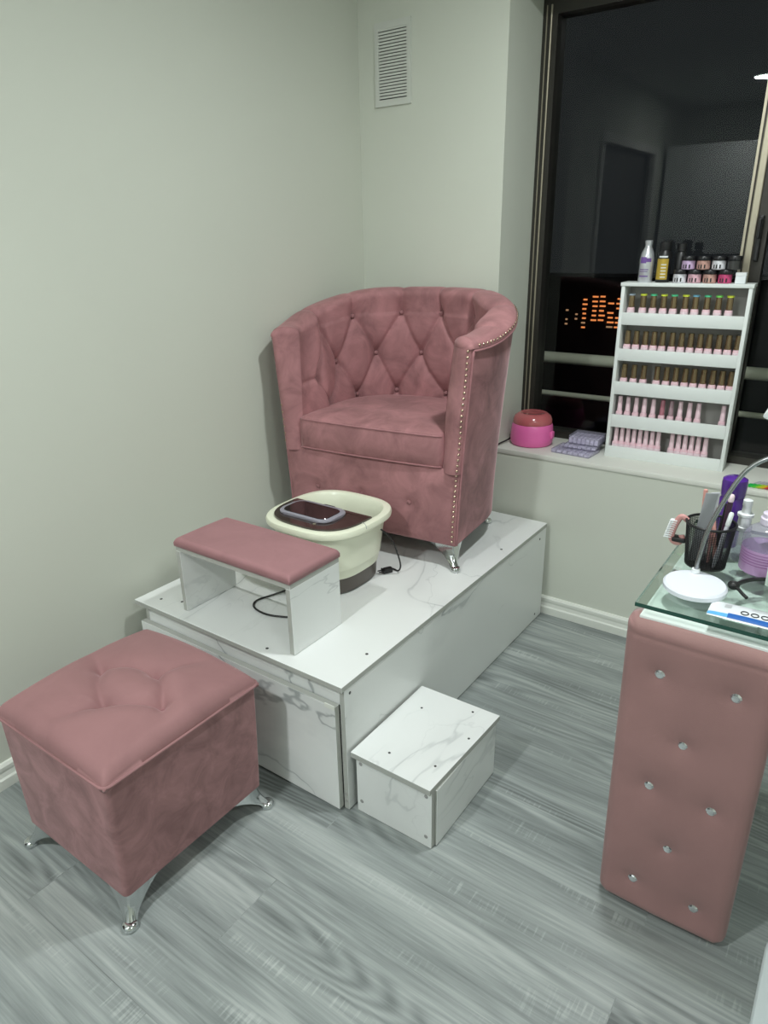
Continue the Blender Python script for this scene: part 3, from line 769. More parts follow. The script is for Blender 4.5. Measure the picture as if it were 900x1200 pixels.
for v in OBT.values():
    o = place(me_b, 'button', (v[0], v[1], OT_ + .0265 + .040 * (.35 * (2 - (v[0] / .221) ** 2 - (v[1] / .223) ** 2) + .4 * (1 - (v[0] / .221) ** 2) * (1 - (v[1] / .223) ** 2)) - .047), (0, 0, 1), ot); 
legs(ot, [(.192, -.205, 0), (-.192, -.205, -PI / 2), (.192, .205, PI / 2), (-.192, .205, PI)], OB, wing=.105, out=.026, fr=.0165)

# ================================================================ DESK
dk = thing('manicure_desk', 'manicure desk with crystal-buttoned rose fabric pedestal and glass top', 'desk', (0, 0, 0))
PX0, PX1, PY, PZ = 1.508, 1.795, -1.186, .748
DB = [(1.587, .634), (1.726, .634), (1.650, .488), (1.599, .359), (1.722, .356), (1.655, .214), (1.595, .089), (1.725, .085)]
bm = bmesh.new()
def pad(u, v):
    uu = .5 - .5 * math.cos(PI * u); vv = .5 - .5 * math.cos(PI * v)
    uu = uu * .4 + u * .6; vv = vv * .4 + v * .6
    x0 = PX0 + .012 * (1 - v); x = x0 + (PX1 - x0) * uu; z = .008 + (PZ - .008) * vv
    r = .030; ex = min(x - x0, PX1 - x); ez = min(z - .008, PZ - z)
    e = lambda d: 0 if d >= r else 1 - math.sqrt(max(0, 1 - (1 - d / r) ** 2))
    dz = min(1, math.hypot(e(ex), e(ez))) * r
    d = .004 * math.sin(PI * uu) - dz
    for bx, bz in DB:
        rr = math.hypot(x - bx, (z - bz)); d -= .006 * math.exp(-(rr / .014) ** 1.3) + .009 * math.exp(-(rr / .045) ** 1.5)
    d -= .0018 * math.exp(-((z - PZ + .036) / .005) ** 2)
    cr = .024; dx_ = cr - ex; dz_ = cr - ez   # rounded corners of the panel
    if dx_ > 0 and dz_ > 0:
        m_ = max(dx_, dz_); l_ = math.hypot(dx_, dz_); k_ = 1 - m_ / l_; sx_ = 1 if x < (x0 + PX1) / 2 else -1; sz_ = 1 if z < PZ / 2 else -1
        x += sx_ * dx_ * k_; z += sz_ * dz_ * k_
    return V(x, PY + .006 - d, z)
vs = grid(bm, pad, 70, 170)
N1, N2 = 70, 170
loop = [vs[i][0] for i in range(N1 + 1)] + [vs[N1][j] for j in range(1, N2 + 1)] + [vs[i][N2] for i in range(N1 - 1, -1, -1)] + [vs[0][j] for j in range(N2 - 1, 0, -1)]
lo = [bm.verts.new((v.co.x, PY + .055, v.co.z)) for v in loop]; n = len(loop)
for i in range(n): bm.faces.new((loop[i], lo[i], lo[(i + 1) % n], loop[(i + 1) % n]))
bm.faces.new(lo); bmesh.ops.recalc_face_normals(bm, faces=bm.faces); pd = link('fabric_panel', bm, 'deskfabric', dk, True)
M['crystal'] = mat('crystal_button', (.72, .74, .76), .08, metal=.9)
for bx, bz in DB:
    bm = bmesh.new(); lathe(bm, [(.0095, 0), (.0108, .002), (.0108, .004), (.0075, .0065), (.0045, .007)], 10)
    q = Matrix.Rotation(R(90), 4, 'X'); bmesh.ops.transform(bm, matrix=Matrix.Translation((bx, PY + .0185, bz)) @ q, verts=bm.verts)
    link('crystal_button', bm, 'crystal', dk)
boxo('pedestal', (1.528, PY + .0555, .0), (1.785, -.83, .735), 'whitepaint', dk, bev=.002)
boxo('desk_board', (1.532, -1.165, .7352), (2.72, -.70, .7500), 'desktop', dk, bev=.002)
boxo('pedestal', (2.44, -1.12, 0), (2.70, -.83, .735), 'whitepaint', dk, bev=.002)
GZ0, GZ1 = .7765, .785
bm = bmesh.new(); box(bm, (1.525, -1.184, GZ0), (2.74, -.68, GZ1), 0, 0, 2, None, 1); link('glass_top', bm, ['glass', 'glassedge'], dk)
for px, py in ((1.745, -1.105), (1.575, -.74), (2.4, -1.105), (2.4, -.74)):
    bm = bmesh.new(); lathe(bm, [(.013, 0), (.013, .0262)], 20, c=(px, py, .7501)); link('glass_spacer', bm, 'chrome', dk, 'auto')

# grey seat corner at the lower right of the picture
sb = thing('grey_stool', 'grey vinyl seat corner with raised piping at the lower right of the photo', 'stool', (2.093, -1.695, 0))
bm = bmesh.new(); prism(bm, rrect(.235, .235, .05, 6), .36, .455, 0, .014, 4); link('seat', bm, 'greyfabric', sb, 'auto')
bm = bmesh.new(); sweep(bm, [(x, y, .445) for x, y in rrect(.233, .233, .05, 6)], .005, 8, True); link('seat_piping', bm, 'greyfabric', sb, True)
for sx, sy in ((-1, -1), (-1, 1), (1, -1), (1, 1)):
    bm = bmesh.new(); lathe(bm, [(.012, 0), (.016, .36)], 16, c=(sx * .17, sy * .17, 0)); link('leg', bm, 'chrome', sb, True)

# ================================================================ DESK TOP ITEMS
# lamp
lp = thing('desk_lamp', 'white round-based desk lamp with gooseneck standing on the glass top', 'lamp', (1.607, -1.066, GZ1))
bm = bmesh.new(); lathe(bm, [(.058, 0), (.060, .002), (.060, .010), (.056, .0145), (.02, .0165)], 48); link('lamp_base', bm, 'lampwhite', lp, 'auto')
bm = bmesh.new(); lathe(bm, [(.0085, .016), (.008, .024)], 16, c=(-.010, .045, 0)); link('neck_collar', bm, 'white', lp, 'auto')
base = V(1.607, -1.066, GZ1)
pts = [V(1.597, -1.021, .805), V(1.599, -1.018, .835), V(1.606, -1.010, .893), V(1.626, -.999, .962), V(1.648, -.990, 1.014), V(1.674, -.985, 1.043), V(1.705, -.985, 1.057), V(1.745, -.995, 1.062), V(1.775, -1.01, 1.085), V(1.775, -1.02, 1.12)]
bm = bmesh.new(); cp = catmull([p - base for p in pts], 14); sweep(bm, cp, [.0044 + .0004 * (i % 2) for i in range(len(cp))], 12); link('gooseneck', bm, 'chrome_darkened', lp, True)
bm = bmesh.new(); box(bm, (-.055, -.03, -.012), (.10, .03, .010), bev=.004)
bmesh.ops.transform(bm, matrix=Matrix.Translation(V(1.722, -1.005, 1.128) - base) @ Matrix.Rotation(R(22), 4, 'Y'), verts=bm.verts); link('lamp_head', bm, 'white', lp, 'auto')

# black mesh pen holder
HX, HY = 1.598, -.933
ph = thing('pen_holder', 'black wire mesh pen holder on the glass top behind the lamp', 'pen holder', (HX, HY, GZ1))
bm = bmesh.new(); grid(bm, lambda u, v: V((.040 + .008 * v) * math.cos(2 * PI * u), (.040 + .008 * v) * math.sin(2 * PI * u), .003 + .092 * v), 64, 30, wrap=True)
o = link('mesh_wall', bm, 'black', ph); md = o.modifiers.new('wire', 'WIREFRAME'); md.thickness = .0019; md.use_even_offset = False
bm = bmesh.new(); sweep(bm, [(.0485 * math.cos(2 * PI * i / 40), .0485 * math.sin(2 * PI * i / 40), .096) for i in range(40)], .0028, 8, True); link('rim', bm, 'black', ph, True)
bm = bmesh.new(); lathe(bm, [(.041, 0), (.0415, .004)], 32); link('bottom_plate', bm, 'black', ph, 'auto')
bm = bmesh.new(); box(bm, (-.072, -.012, .040), (-.043, .012, .050), bev=.003); link('side_holder', bm, 'black', ph, 'auto')
M['file'] = mat('grey_nail_file', (.33, .34, .36), .8, bump=(900, .4, .001))
M['salmon'] = mat('salmon_plastic', (.72, .36, .31), .4)
M['rosegold'] = mat('rose_plastic', (.60, .30, .28), .35)
M['plum'] = mat('dark_plum_plastic', (.05, .02, .045), .35)
M['silverp'] = mat('silver_grey_plastic', (.55, .56, .62), .3)
def stick(name, label, cat, p0, p1, r, ma, flat=None, tip=None, tipma=None, tiplen=.02, group='tools in the pen holder'):
    p0 = V(*p0); p1 = V(*p1); t = thing(name, label, cat, p0, 0, group)
    d = p1 - p0; q = Vector((0, 0, 1)).rotation_difference(d).to_matrix().to_4x4(); L = d.length
    body = L - (tiplen if tip else 0)
    bm = bmesh.new()
    if flat: box(bm, (-flat, -.0015, 0), (flat, .0015, L), bev=.0012)
    else: lathe(bm, [(r * .5, 0), (r, .01), (r, body - .004), (r * .85, body)], 14)
    rz = Matrix.Rotation(R(35), 4, 'Z') if flat else Matrix.Identity(4)
    bmesh.ops.transform(bm, matrix=q @ rz, verts=bm.verts); link('shaft' if not flat else 'board', bm, ma, t, 'auto')
    if tip:
        bm = bmesh.new(); lathe(bm, [(r * .95, body), (r * 1.1, body + .002), (r * 1.1, L - .003), (r * .7, L)], 14)
        bmesh.ops.transform(bm, matrix=q, verts=bm.verts); link(tip, bm, tipma, t, 'auto')
    return t
hz = GZ1 + .006
stick('nail_file', 'wide flat grey nail file leaning in the mesh pen holder', 'nail file', (HX - .022, HY - .010, hz), (HX - .005, HY - .016, hz + .160), 0, 'file', flat=.013)
stick('nail_file', 'pale silver nail file edge just behind the wide grey file', 'nail file', (HX - .012, HY + .000, hz), (HX + .000, HY - .008, hz + .160), 0, 'silverp', flat=.009)
stick('brush', 'salmon pink brush standing behind the grey nail file', 'brush', (HX - .016, HY + .018, hz), (HX - .022, HY + .006, hz + .158), .0045, 'salmon')
stick('brush', 'slim rose brush right of the grey nail file in the pen holder', 'brush', (HX + .006, HY - .006, hz), (HX + .000, HY + .012, hz + .122), .004, 'rosegold')
stick('cuticle_pusher', 'salmon tapered tool leaning left of the dark plum pencil', 'manicure tool', (HX + .022, HY - .012, hz), (HX - .004, HY + .014, hz + .128), .004, 'salmon')
stick('pencil', 'dark plum pencil with a pale pink end in the pen holder', 'pencil', (HX + .022, HY + .008, hz), (HX + .028, HY + .012, hz + .155), .0055, 'plum', tip='pink_end', tipma='pinklabel', tiplen=.016)
stick('brush', 'short black brush between the plum pencil and the rose tools', 'brush', (HX + .012, HY + .020, hz), (HX + .020, HY + .026, hz + .128), .004, 'black')
stick('marker', 'silver grey pen leaning to the right in the pen holder', 'pen', (HX + .020, HY - .024, hz), (HX + .036, HY - .004, hz + .122), .0045, 'silverp', tip='pen_cap', tipma='white', tiplen=.03)
# pink hand brush on the left side of the holder
hb = thing('nail_brush', 'pink nail brush with white bristles hanging at the pen holder', 'brush', (HX - .052, HY - .004, GZ1 + .052))
bm = bmesh.new(); sweep(bm, catmull([(.006, 0, .040), (-.004, 0, .046), (-.012, 0, .040), (-.020, 0, .015), (-.022, 0, -.005), (-.016, 0, -.014), (-.006, 0, -.014), (.000, 0, -.004), (-.002, 0, .004)], 8), .0035, 8, ry=.0065); link('handle', bm, 'rosegold', hb, True)
bm = bmesh.new()
for i in range(9):
    for j in range(3):
        z = -.004 + i * .0050; x = -.0225 + i * .0011
        sweep(bm, [(x, -.005 + j * .005, z), (x - .015, -.005 + j * .005, z - .001)], .0013, 5)
o = link('bristles', bm, 'white', hb); 
# purple bottle
M['purple'] = mat('deep_purple_plastic', (.085, .022, .26), .22, coat=.4)
pb = thing('purple_bottle', 'tall deep purple bottle with domed cap behind the pen holder', 'bottle', (1.612, -.800, GZ1))
bm = bmesh.new(); lathe(bm, [(.024, 0), (.026, .004), (.026, .112), (.022, .118)], 32); link('bottle_body', bm, 'purple', pb, 'auto')
bm = bmesh.new(); lathe(bm, [(.0245, .1185), (.0255, .122), (.0265, .150), (.0255, .158), (.017, .163), (.006, .1645)], 32); link('bottle_cap', bm, 'purple', pb, 'auto')
# white spray bottle
wb = thing('dropper_bottle', 'small clear bottle with ridged white cap between holder and lotion', 'bottle', (1.652, -.868, GZ1))
bm = bmesh.new(); lathe(bm, [(.016, 0), (.018, .003), (.018, .062), (.012, .070)], 24); link('bottle_body', bm, 'acrylic', wb, 'auto')
bm = bmesh.new(); lathe(bm, [(.0150, .070), (.0165, .073), (.0165, .078), (.0135, .080), (.0130, .100), (.0165, .102), (.0165, .107), (.0095, .109), (.0085, .123), (.0095, .126), (.0095, .137), (.006, .139)], 24); link('bottle_cap', bm, 'white', wb, 'auto')
# lilac lotion bottle
M['lilac'] = mat('lilac_liquid', (.50, .31, .54), .25, var=(30, .06)); M['lilacp'] = mat('lilac_white_pump', (.72, .66, .78), .35)
lb = thing('lotion_bottle', 'wide bottle half full of lilac liquid at the right of the pen holder', 'bottle', (1.706, -.905, GZ1))
bm = bmesh.new(); lathe(bm, [(.042, .002), (.047, .006), (.047, .058)], 40); link('lilac_liquid', bm, 'lilac', lb, 'auto')
bm = bmesh.new(); lathe(bm, [(.0478, .058), (.0475, .078), (.042, .092), (.028, .102), (.020, .106)], 40); link('bottle_shoulder', bm, 'acrylic', lb, 'auto')
bm = bmesh.new(); lathe(bm, [(.0205, .1062), (.022, .108), (.022, .120), (.019, .122), (.019, .130), (.010, .132), (.009, .160), (.011, .163)], 28); box(bm, (-.007, -.030, .1635), (.007, .010, .174), bev=.003); link('pump', bm, 'lilacp', lb, 'auto')
bm = bmesh.new()
for i in range(5): lathe(bm, [(.0476 + .0002, .026 + i * .006), (.0480, .027 + i * .006), (.0476, .028 + i * .006)], 40, cap=False)
M['label'] = mat('dark_lilac_print', (.28, .12, .30), .4); link('label_lines', bm, 'label', lb)
# packet
M['packet'] = mat('glossy_white_packet', (.78, .82, .84), .25, coat=.3); M['blue'] = mat('blue_print', (.02, .12, .42), .3); M['skyb'] = mat('light_blue_print', (.12, .42, .75), .3)
M['print'] = mat('black_print', (.02, .02, .02), .5); M['greyprint'] = mat('grey_print', (.45, .47, .48), .5)
pk = thing('nail_tip_packet', 'white and blue packet printed with three black rings beside the lamp base', 'packet', (1.703, -1.118, GZ1), R(1))
bm = bmesh.new(); grid(bm, lambda u, v: V(-.055 + .16 * u, -.040 + .066 * v, .0006 + .007 * math.sin(PI * u) ** .4 * math.sin(PI * v) ** .6), 30, 14)
def pkz(x, y): u = (x + .055) / .16; v = (y + .040) / .066; return .0006 + .007 * math.sin(PI * u) ** .4 * math.sin(PI * v) ** .6
bmesh.ops.recalc_face_normals(bm, faces=bm.faces); box(bm, (-.054, -.039, .0002), (.104, .025, .0006)); link('packet_body', bm, 'packet', pk, True)
def patch(name, x0, x1, y0, y1, ma):
    bm = bmesh.new(); grid(bm, lambda u, v: V(x0 + (x1 - x0) * u, y0 + (y1 - y0) * v, pkz(x0 + (x1 - x0) * u, y0 + (y1 - y0) * v) + .0006), 16, 5); link(name, bm, ma, pk, True)
patch('blue_band', -.020, .1045, -.0375, -.024, 'blue'); patch('light_blue_band', -.0545, -.020, -.0370, -.027, 'skyb')
patch('grey_text', -.030, -.018, -.006, .010, 'greyprint')
for k in range(4): patch('grey_text', .015, .085, .004 + k * .0045, .0052 + k * .0045, 'greyprint')
for i in range(3):
    bm = bmesh.new(); cx_ = .006 + i * .017; cy_ = -.014; pts = []
    for k in range(20): a = 2 * PI * k / 20; x, y = cx_ + .0062 * math.cos(a), cy_ + .0058 * math.sin(a); pts.append((x, y, pkz(x, y) + .0009))
    sweep(bm, pts, .0010, 6, True); link('printed_ring', bm, 'print', pk, True)
# black tied cord on the glass
cd = thing('tied_cord', 'black cord tied in a knot on the glass beside the lotion bottle', 'cord', (1.671, -1.029, GZ1 + .0005))
tubeo('cord', [(0, 0, .006), (.012, .035, .006), (.030, .060, .006), (.065, .080, .006), (.10, .090, .005), (.13, .07, .005)], .0042, 'cable', cd)
tubeo('cord', [(0, 0, .010), (.016, .030, .011), (.036, .054, .010), (.066, .073, .009), (.098, .078, .008), (.11, .05, .005)], .0038, 'cable', cd)
tubeo('cord', [(0, 0, .007), (.010, -.008, .008), (.020, -.020, .006), (.030, -.030, .004)], .0034, 'cable', cd)
bm = bmesh.new(); bmesh.ops.create_uvsphere(bm, u_segments=16, v_segments=10, radius=.0085); bmesh.ops.transform(bm, matrix=Matrix.Translation((0, 0, .0087)) @ Matrix.Diagonal((1.2, .9, .95, 1)), verts=bm.verts); sweep(bm, [(.0095 * math.cos(a / 8 * PI), .003, .0087 + .008 * math.sin(a / 8 * PI)) for a in range(16)], .0022, 6, True); link('knot', bm, 'cable', cd, True)
M['mint'] = mat('pale_mint_board', (.68, .78, .72), .5)
cdn = boxo('pale_card', (-.03, -.004, 0), (.05, .004, .040), 'mint', None, bev=.001); cdn.location = (1.748, -.985, GZ1 + .0005); cdn.rotation_euler = (0, 0, R(-28)); tag(cdn, 'pale mint standing card at the right edge of the desk', 'card')

# ================================================================ WINDOW SILL ITEMS
M['rackback'] = mat('white_rack_back_in_shade', (.36, .35, .33), .5)  # white board, the shade inside the shelves painted in as grey
RKX, RKY, RKA = 1.034, .112, math.atan2(.025, .41)
RW, RH, RD = .411, .627, .092
rk = thing('nail_polish_rack', 'white five-shelf nail polish rack standing on the window sill', 'rack', (RKX, RKY, ZS), RKA)
TH = .012
boxo('side_panel', (0, 0, 0), (TH, RD, RH - TH), 'whitepaint', rk, bev=.001); boxo('side_panel', (RW - TH, 0, 0), (RW, RD, RH - TH), 'whitepaint', rk, bev=.001)
boxo('top_panel', (-.003, -.003, RH - TH), (RW + .003, RD, RH), 'whitepaint', rk, bev=.001)
bpn = boxo('back_panel', (TH, RD - .005, 0), (RW - TH, RD, RH - TH), 'rackback', rk)
lipt = [.527, .402, .285, .163, .043]; lipb = [.485, .360, .238, .116, .0]
for a, b in zip(lipb, lipt):
    sh = boxo('shelf', (TH, .006, a + .004), (RW - TH, RD - .005, a + .014), 'whitepaint', rk)
    boxo('front_lip', (TH, .0, a), (RW - TH, .006, b), 'whitepaint', rk, bev=.001)
shelfz = [a + .014 for a in lipb]
rows = [[1.066, 1.105, 1.139, 1.173, 1.206, 1.243, 1.275, 1.311, 1.346, 1.38],
 [1.066, 1.096, 1.127, 1.156, 1.185, 1.217, 1.247, 1.277, 1.307, 1.335, 1.366, 1.395, 1.424],
 [1.067, 1.101, 1.135, 1.181, 1.213, 1.244, 1.275, 1.304, 1.334, 1.364, 1.393, 1.421],
 [1.064, 1.093, 1.122, 1.151, 1.182, 1.214, 1.244, 1.274, 1.305, 1.334, 1.414],
 [1.062, 1.0835, 1.105, 1.127, 1.1485, 1.170, 1.192, 1.2135, 1.261, 1.284, 1.306, 1.328, 1.350, 1.374]]
tops = [1.253, 1.131, 1.012, .894, .778]
names = ['top', 'second', 'third', 'fourth', 'bottom']
ordn = ['first', 'second', 'third', 'fourth', 'fifth', 'sixth', 'seventh', 'eighth', 'ninth', 'tenth', 'eleventh', 'twelfth', 'thirteenth', 'fourteenth']
dotcol = {'blue': (.18, .45, .62), 'yellow': (.75, .85, .08), 'green': (.10, .62, .32), 'lime': (.22, .75, .15), 'grey': (.35, .42, .50)}
for k, v in dotcol.items(): M['dot_' + k] = mat('cap_dot_' + k, v, .35)
row1 = ['grey', 'yellow', 'green', 'yellow', 'green', 'yellow', 'blue', 'green', 'lime', 'yellow']
protos = {}
def bottle(style, loc, label, group, capma, dot=None, r=.0115, bodyh=.040, total=.075):
    key = (style, capma, dot, round(total, 4))
    if key in protos: return dup(protos[key], loc, RKA, label, group)
    t = thing('nail_polish_bottle', label, 'nail polish', loc, RKA, group); pw = 3.2 if style != 'cone' else 3.2
    bm = bmesh.new(); lathe(bm, [(r * .9, 0), (r, .0015), (r, bodyh - .004), (r * .88, bodyh), (r * .5, bodyh + .001)], 16, power=pw); link('bottle_body', bm, 'pinkglass', t, 'auto')
    bm = bmesh.new(); lathe(bm, [(r + .0004, bodyh * .15), (r + .0004, bodyh * .8)], 16, power=pw, cap=False); link('bottle_label', bm, 'pinklabel', t)
    c = bodyh + .0011; rr = .0104 if style == 'gold' else .0086
    bm = bmesh.new()
    if style == 'gold': lathe(bm, [(rr, c), (rr * 1.02, c + .002), (rr * .92, total - (.003 if dot else .001)), (rr * .7, total - (.002 if dot else 0))], 14)
    else: lathe(bm, [(rr * 1.05, c), (rr * 1.0, c + .003), (rr * .84, total - .002), (rr * .65, total)], 14)
    link('bottle_cap', bm, capma, t, 'auto')
    if dot: bm = bmesh.new(); lathe(bm, [(rr * 1.05, total - .0025), (rr * 1.08, total - .001), (rr * 1.05, total + .0035)], 14); link('cap_dot', bm, 'dot_' + dot, t, 'auto')
    protos[key] = t; return t
for ri, xs in enumerate(rows):
    zb = ZS + shelfz[ri]; tot = tops[ri] - zb
    for bi, xw in enumerate(xs):
        lx = (xw - RKX) / math.cos(RKA) ; ly = .034
        loc = (RKX + lx * math.cos(RKA) - ly * math.sin(RKA), RKY + lx * math.sin(RKA) + ly * math.cos(RKA), zb + .0003)
        grp = 'nail polish bottles on the %s shelf of the rack' % names[ri]
        if ri == 0:
            lab = 'pink bottle, gold cap with %s top, %s from left on the top shelf' % (row1[bi], ordn[bi]); bottle('gold', loc, lab, grp, 'goldcap', row1[bi], bodyh=tot * .50, total=tot, r=.0125)
        elif ri in (1, 2):
            lab = 'pink bottle with gold-brown cap, %s from left on the %s shelf' % (ordn[bi], names[ri]); bottle('gold', loc, lab, grp, 'goldcap', None, bodyh=tot * .46, total=tot, r=.0125)
        elif ri == 3:
            cm = {5: 'rosecap', 6: 'mauvecap'}.get(bi, 'pinkcap'); cn = {'rosecap': 'dusty rose', 'mauvecap': 'mauve grey', 'pinkcap': 'pale pink'}[cm]
            lab = 'pink bottle with tapered %s cap, %s from left on the fourth shelf' % (cn, ordn[bi]) if bi < 10 else 'pink bottle with tapered cap standing alone at the right of the fourth shelf'
            bottle('cone', loc, lab, grp, cm, None, bodyh=tot * .42, total=tot)
        else:
            side = ('%s from left in the left cluster' % ordn[bi]) if bi < 8 else ('%s from left in the right cluster' % ordn[bi - 8])
            lab = 'pink bottle with pink cap, %s on the bottom shelf' % side
            bottle('cone', loc, lab, grp, 'pinkcap', None, bodyh=tot * .42, total=tot, r=.0100)
# things on top of the rack
RT = ZS + RH + .0003
M['silver'] = mat('brushed_silver_bottle', (.62, .63, .67), .3, metal=.6); M['violet'] = mat('violet_print', (.16, .08, .30), .4)
M['gold'] = mat('gold_label', (.55, .38, .06), .35, metal=.4); M['jarlid'] = mat('black_jar_lid', (.012, .012, .014), .3)
def onrack(lx, ly): return (RKX + lx * math.cos(RKA) - ly * math.sin(RKA), RKY + lx * math.sin(RKA) + ly * math.cos(RKA), RT)
t = thing('spray_bottle', 'silver bottle with violet print standing on the rack top', 'bottle', onrack(.068, .034))
bm = bmesh.new(); lathe(bm, [(.022, 0), (.0235, .003), (.0235, .075), (.020, .095), (.013, .110), (.0115, .113)], 28); link('bottle_body', bm, 'silver', t, 'auto')
bm = bmesh.new(); lathe(bm, [(.0120, .1135), (.0105, .118), (.0120, .124), (.0125, .133), (.010, .135)], 24); link('bottle_cap', bm, 'silver', t, 'auto')
for (a0, a1, z0, z1) in ((4.0, 4.9, .062, .082), (4.9, 5.6, .066, .078), (4.0, 5.3, .040, .043), (4.0, 5.2, .034, .036), (4.0, 5.3, .018, .022)):
    bm = bmesh.new(); grid(bm, lambda u, v: V(.0239 * math.cos(a0 + (a1 - a0) * u), .0239 * math.sin(a0 + (a1 - a0) * u), z0 + (z1 - z0) * v), 10, 2); link('violet_print', bm, 'violet', t)
t = thing('oil_bottle', 'black bottle with a gold label on the rack beside the silver bottle', 'bottle', onrack(.124, .038))
bm = bmesh.new(); lathe(bm, [(.021, 0), (.0225, .003), (.0225, .092), (.017, .100), (.0165, .102)], 28); link('bottle_body', bm, 'black', t, 'auto')
bm = bmesh.new(); lathe(bm, [(.0165, .1025), (.0175, .104), (.0175, .128), (.012, .132)], 24); link('bottle_cap', bm, 'black', t, 'auto')
bm = bmesh.new(); grid(bm, lambda u, v: V(.0229 * math.cos(3.7 + 1.9 * u), .0229 * math.sin(3.7 + 1.9 * u), .010 + .066 * v), 16, 2); g_ = link('gold_label', bm, 'gold', t)
bm = bmesh.new(); grid(bm, lambda u, v: V(.0229 * math.cos(4.1 + 1.3 * u), .0229 * math.sin(4.1 + 1.3 * u), .080 + .005 * v), 12, 2); link('white_print', bm, 'white', t)
for k in range(5):
    bm = bmesh.new(); grid(bm, lambda u, v: V(.0232 * math.cos(4.55 + .75 * u), .0232 * math.sin(4.55 + .75 * u), .016 + k * .010 + .003 * v), 8, 1); link('label_text', bm, 'whitepaint', g_)
t = thing('dark_bottle', 'plain black bottle standing behind the gold-labelled bottle on the rack', 'bottle', onrack(.172, .056))
bm = bmesh.new(); lathe(bm, [(.0165, 0), (.018, .003), (.018, .088), (.012, .098)], 24); link('bottle_body', bm, 'black', t, 'auto')
bm = bmesh.new(); lathe(bm, [(.0125, .0985), (.0145, .100), (.0145, .122), (.010, .124)], 24); link('bottle_cap', bm, 'black', t, 'auto')
jc = {'white': (.62, .62, .66), 'lilac': (.50, .36, .55), 'copper': (.45, .26, .22), 'berry': (.48, .05, .16), 'blush': (.60, .36, .42), 'black': (.03, .03, .03)}
for k, v in jc.items(): M['jar_' + k] = mat('jar_powder_' + k, v, .3, var=(60, .45) if k != 'black' else None, coat=.4)
def jar(lx, z, colr, label, group):
    x, y, z0 = onrack(lx, .030); t = thing('powder_jar', label, 'jar', (x, y, z0 + z), 0, group)
    bm = bmesh.new(); lathe(bm, [(.019, 0), (.021, .002), (.021, .027), (.0195, .0285)], 28); link('jar_body', bm, 'jar_' + colr, t, 'auto')
    bm = bmesh.new(); lathe(bm, [(.0225, .0287), (.0230, .030), (.0230, .040), (.0215, .042)], 28); link('jar_lid', bm, 'jarlid', t, 'auto')
    if colr != 'black':
        bm = bmesh.new()
        for a0 in (4.1, 4.5, 5.0):
            grid(bm, lambda u, v: V(.0214 * math.cos(a0 + .22 * u), .0214 * math.sin(a0 + .22 * u), .004 + .012 * v), 4, 1)
        link('label_print', bm, 'print', t)
for lx, c_, lab in ((.181, 'white', 'white powder jar with black lid, first from left in the bottom row'), (.2275, 'blush', 'pale blush powder jar, second from left in the bottom row on the rack'), (.274, 'copper', 'copper glitter jar, third from left in the bottom row on the rack'), (.3205, 'berry', 'berry red powder jar at the right end of the bottom row on the rack')):
    jar(lx, 0, c_, lab, 'powder jars in the bottom row on the rack')
for lx, c_, lab in ((.203, 'lilac', 'lilac powder jar, first from left in the upper row on the rack'), (.2495, 'copper', 'copper brown powder jar, second from left in the upper row'), (.296, 'white', 'white powder jar, third from left in the upper row'), (.342, 'black', 'plain black jar at the right end of the upper row')):
    jar(lx, .0423, c_, lab, 'powder jars in the upper row on the rack')
t = thing('white_jar', 'small pale frosted square pot at the right end of the rack top', 'jar', onrack(.368, .030), RKA)
bm = bmesh.new(); prism(bm, rrect(.016, .015, .004, 4), 0, .024, 0, .001, 1); link('jar_body', bm, 'packet', t, 'auto')
bm = bmesh.new(); prism(bm, rrect(.0165, .0155, .004, 4), .0242, .034, 0, .001, 1); link('jar_lid', bm, 'white', t, 'auto')
# clear nail tip boxes
def tipbox(x, y, z, hw, hd, h, ang, label):
    t = thing('nail_tip_box', label, 'box', (x, y, z), ang, 'clear nail tip boxes on the window sill')
    bm = bmesh.new(); prism(bm, rrect(hw, hd, .004, 3), 0, h, 0, .001, 1); link('box_case', bm, 'acrylic', t, 'auto')
    bm = bmesh.new(); nx, ny = 7, 4
    for i in range(nx):
        for j in range(ny):
            cx_ = -hw + (i + .5) * 2 * hw / nx; cy_ = -hd + (j + .5) * 2 * hd / ny
            box(bm, (cx_ - hw / nx * .8, cy_ - hd / ny * .8, .003), (cx_ + hw / nx * .8, cy_ + hd / ny * .8, h * .7))
    link('nail_tips', bm, 'tips', t)
tipbox(.925, .098, ZS + .0005, .078, .052, .016, R(-4), 'wide flat clear nail tip box, lowest of the stack on the sill')
tipbox(.942, .135, ZS + .0172, .062, .050, .014, R(2), 'clear nail tip box in the middle of the stack on the sill')
tipbox(.950, .150, ZS + .0319, .058, .048, .032, R(1), 'clear nail tip box on top of the stack left of the rack')
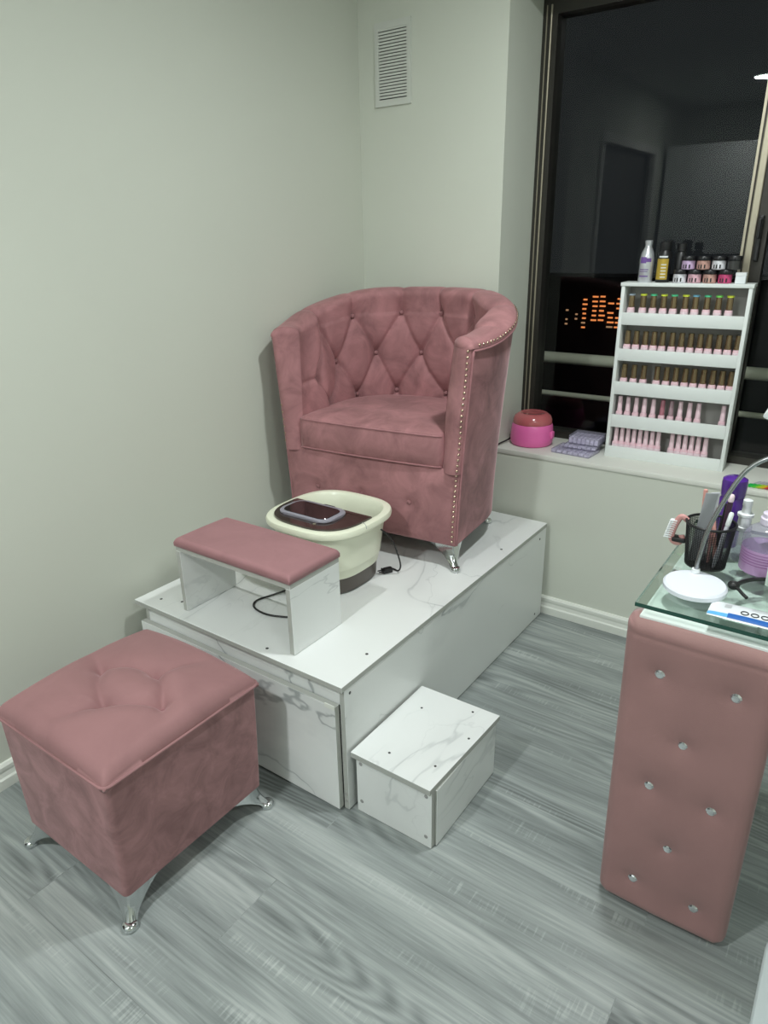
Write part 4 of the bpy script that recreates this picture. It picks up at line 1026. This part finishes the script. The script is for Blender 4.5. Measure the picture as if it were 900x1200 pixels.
# wax warmer
wx = thing('wax_warmer', 'hot pink wax warmer with translucent red lid on the window sill', 'wax warmer', (.728, .130, ZS + .0004))
bm = bmesh.new(); lathe(bm, [(.070, 0), (.078, .002), (.084, .012), (.0845, .030), (.083, .060), (.0795, .082), (.077, .086)], 48); link('pot_body', bm, 'hotpink', wx, 'auto')
bm = bmesh.new(); lathe(bm, [(.0775, .0865), (.0785, .090), (.0765, .104), (.070, .117), (.057, .126), (.050, .1280), (.047, .1270), (.02, .1285)], 48); link('lid', bm, 'redlid', wx, 'auto')
bm = bmesh.new(); box(bm, (.079, -.012, .030), (.092, .012, .060), bev=.004); link('dial', bm, 'hotpink', wx, 'auto')
wc = tubeo('power_cable', [(.648, .112, .685), (.640, .080, .678), (.634, .03, .6755), (.634, -.008, .672), (.630, -.022, .655), (.622, -.03, .60), (.615, -.034, .52), (.613, -.035, .43), (.60, -.034, .4105)], .0035, 'cable', wx); wc.location = (-.728, -.130, -(ZS + .0004)); wc['label'] = 'black cord hanging behind the chair'
# colour swatch fan
sf = thing('colour_swatch_ring', 'nail colour swatch fan with green yellow and red tips on the sill', 'swatch', (1.60, .045, ZS + .0005))
sc_ = [(.02, .55, .12), (.03, .62, .10), (.10, .75, .05), (.55, .80, .04), (.85, .62, .03), (.80, .05, .08), (.75, .02, .14), (.82, .10, .25), (.70, .03, .20), (.85, .18, .35), (.60, .03, .30)]
for i, c_ in enumerate(sc_):
    M['sw%d' % i] = mat('swatch_colour_%d' % i, c_, .2, coat=.5)
    x = -.052 + i * .0125
    bm = bmesh.new(); box(bm, (-.0052, -.030, .001 + .0005 * i), (.0052, .012, .0026 + .0005 * i), bev=.0005)
    bmesh.ops.transform(bm, matrix=Matrix.Translation((x, -.005, 0)) @ Matrix.Rotation(R(-24), 4, 'Z'), verts=bm.verts); sw = link('swatch_tip', bm, 'sw%d' % i, sf)
    bm = bmesh.new(); box(bm, (-.0022, .0122, .001 + .0005 * i), (.0022, .060, .0022 + .0005 * i))
    bmesh.ops.transform(bm, matrix=Matrix.Translation((x, -.005, 0)) @ Matrix.Rotation(R(-24), 4, 'Z'), verts=bm.verts); link('swatch_stick', bm, 'silverp', sw)
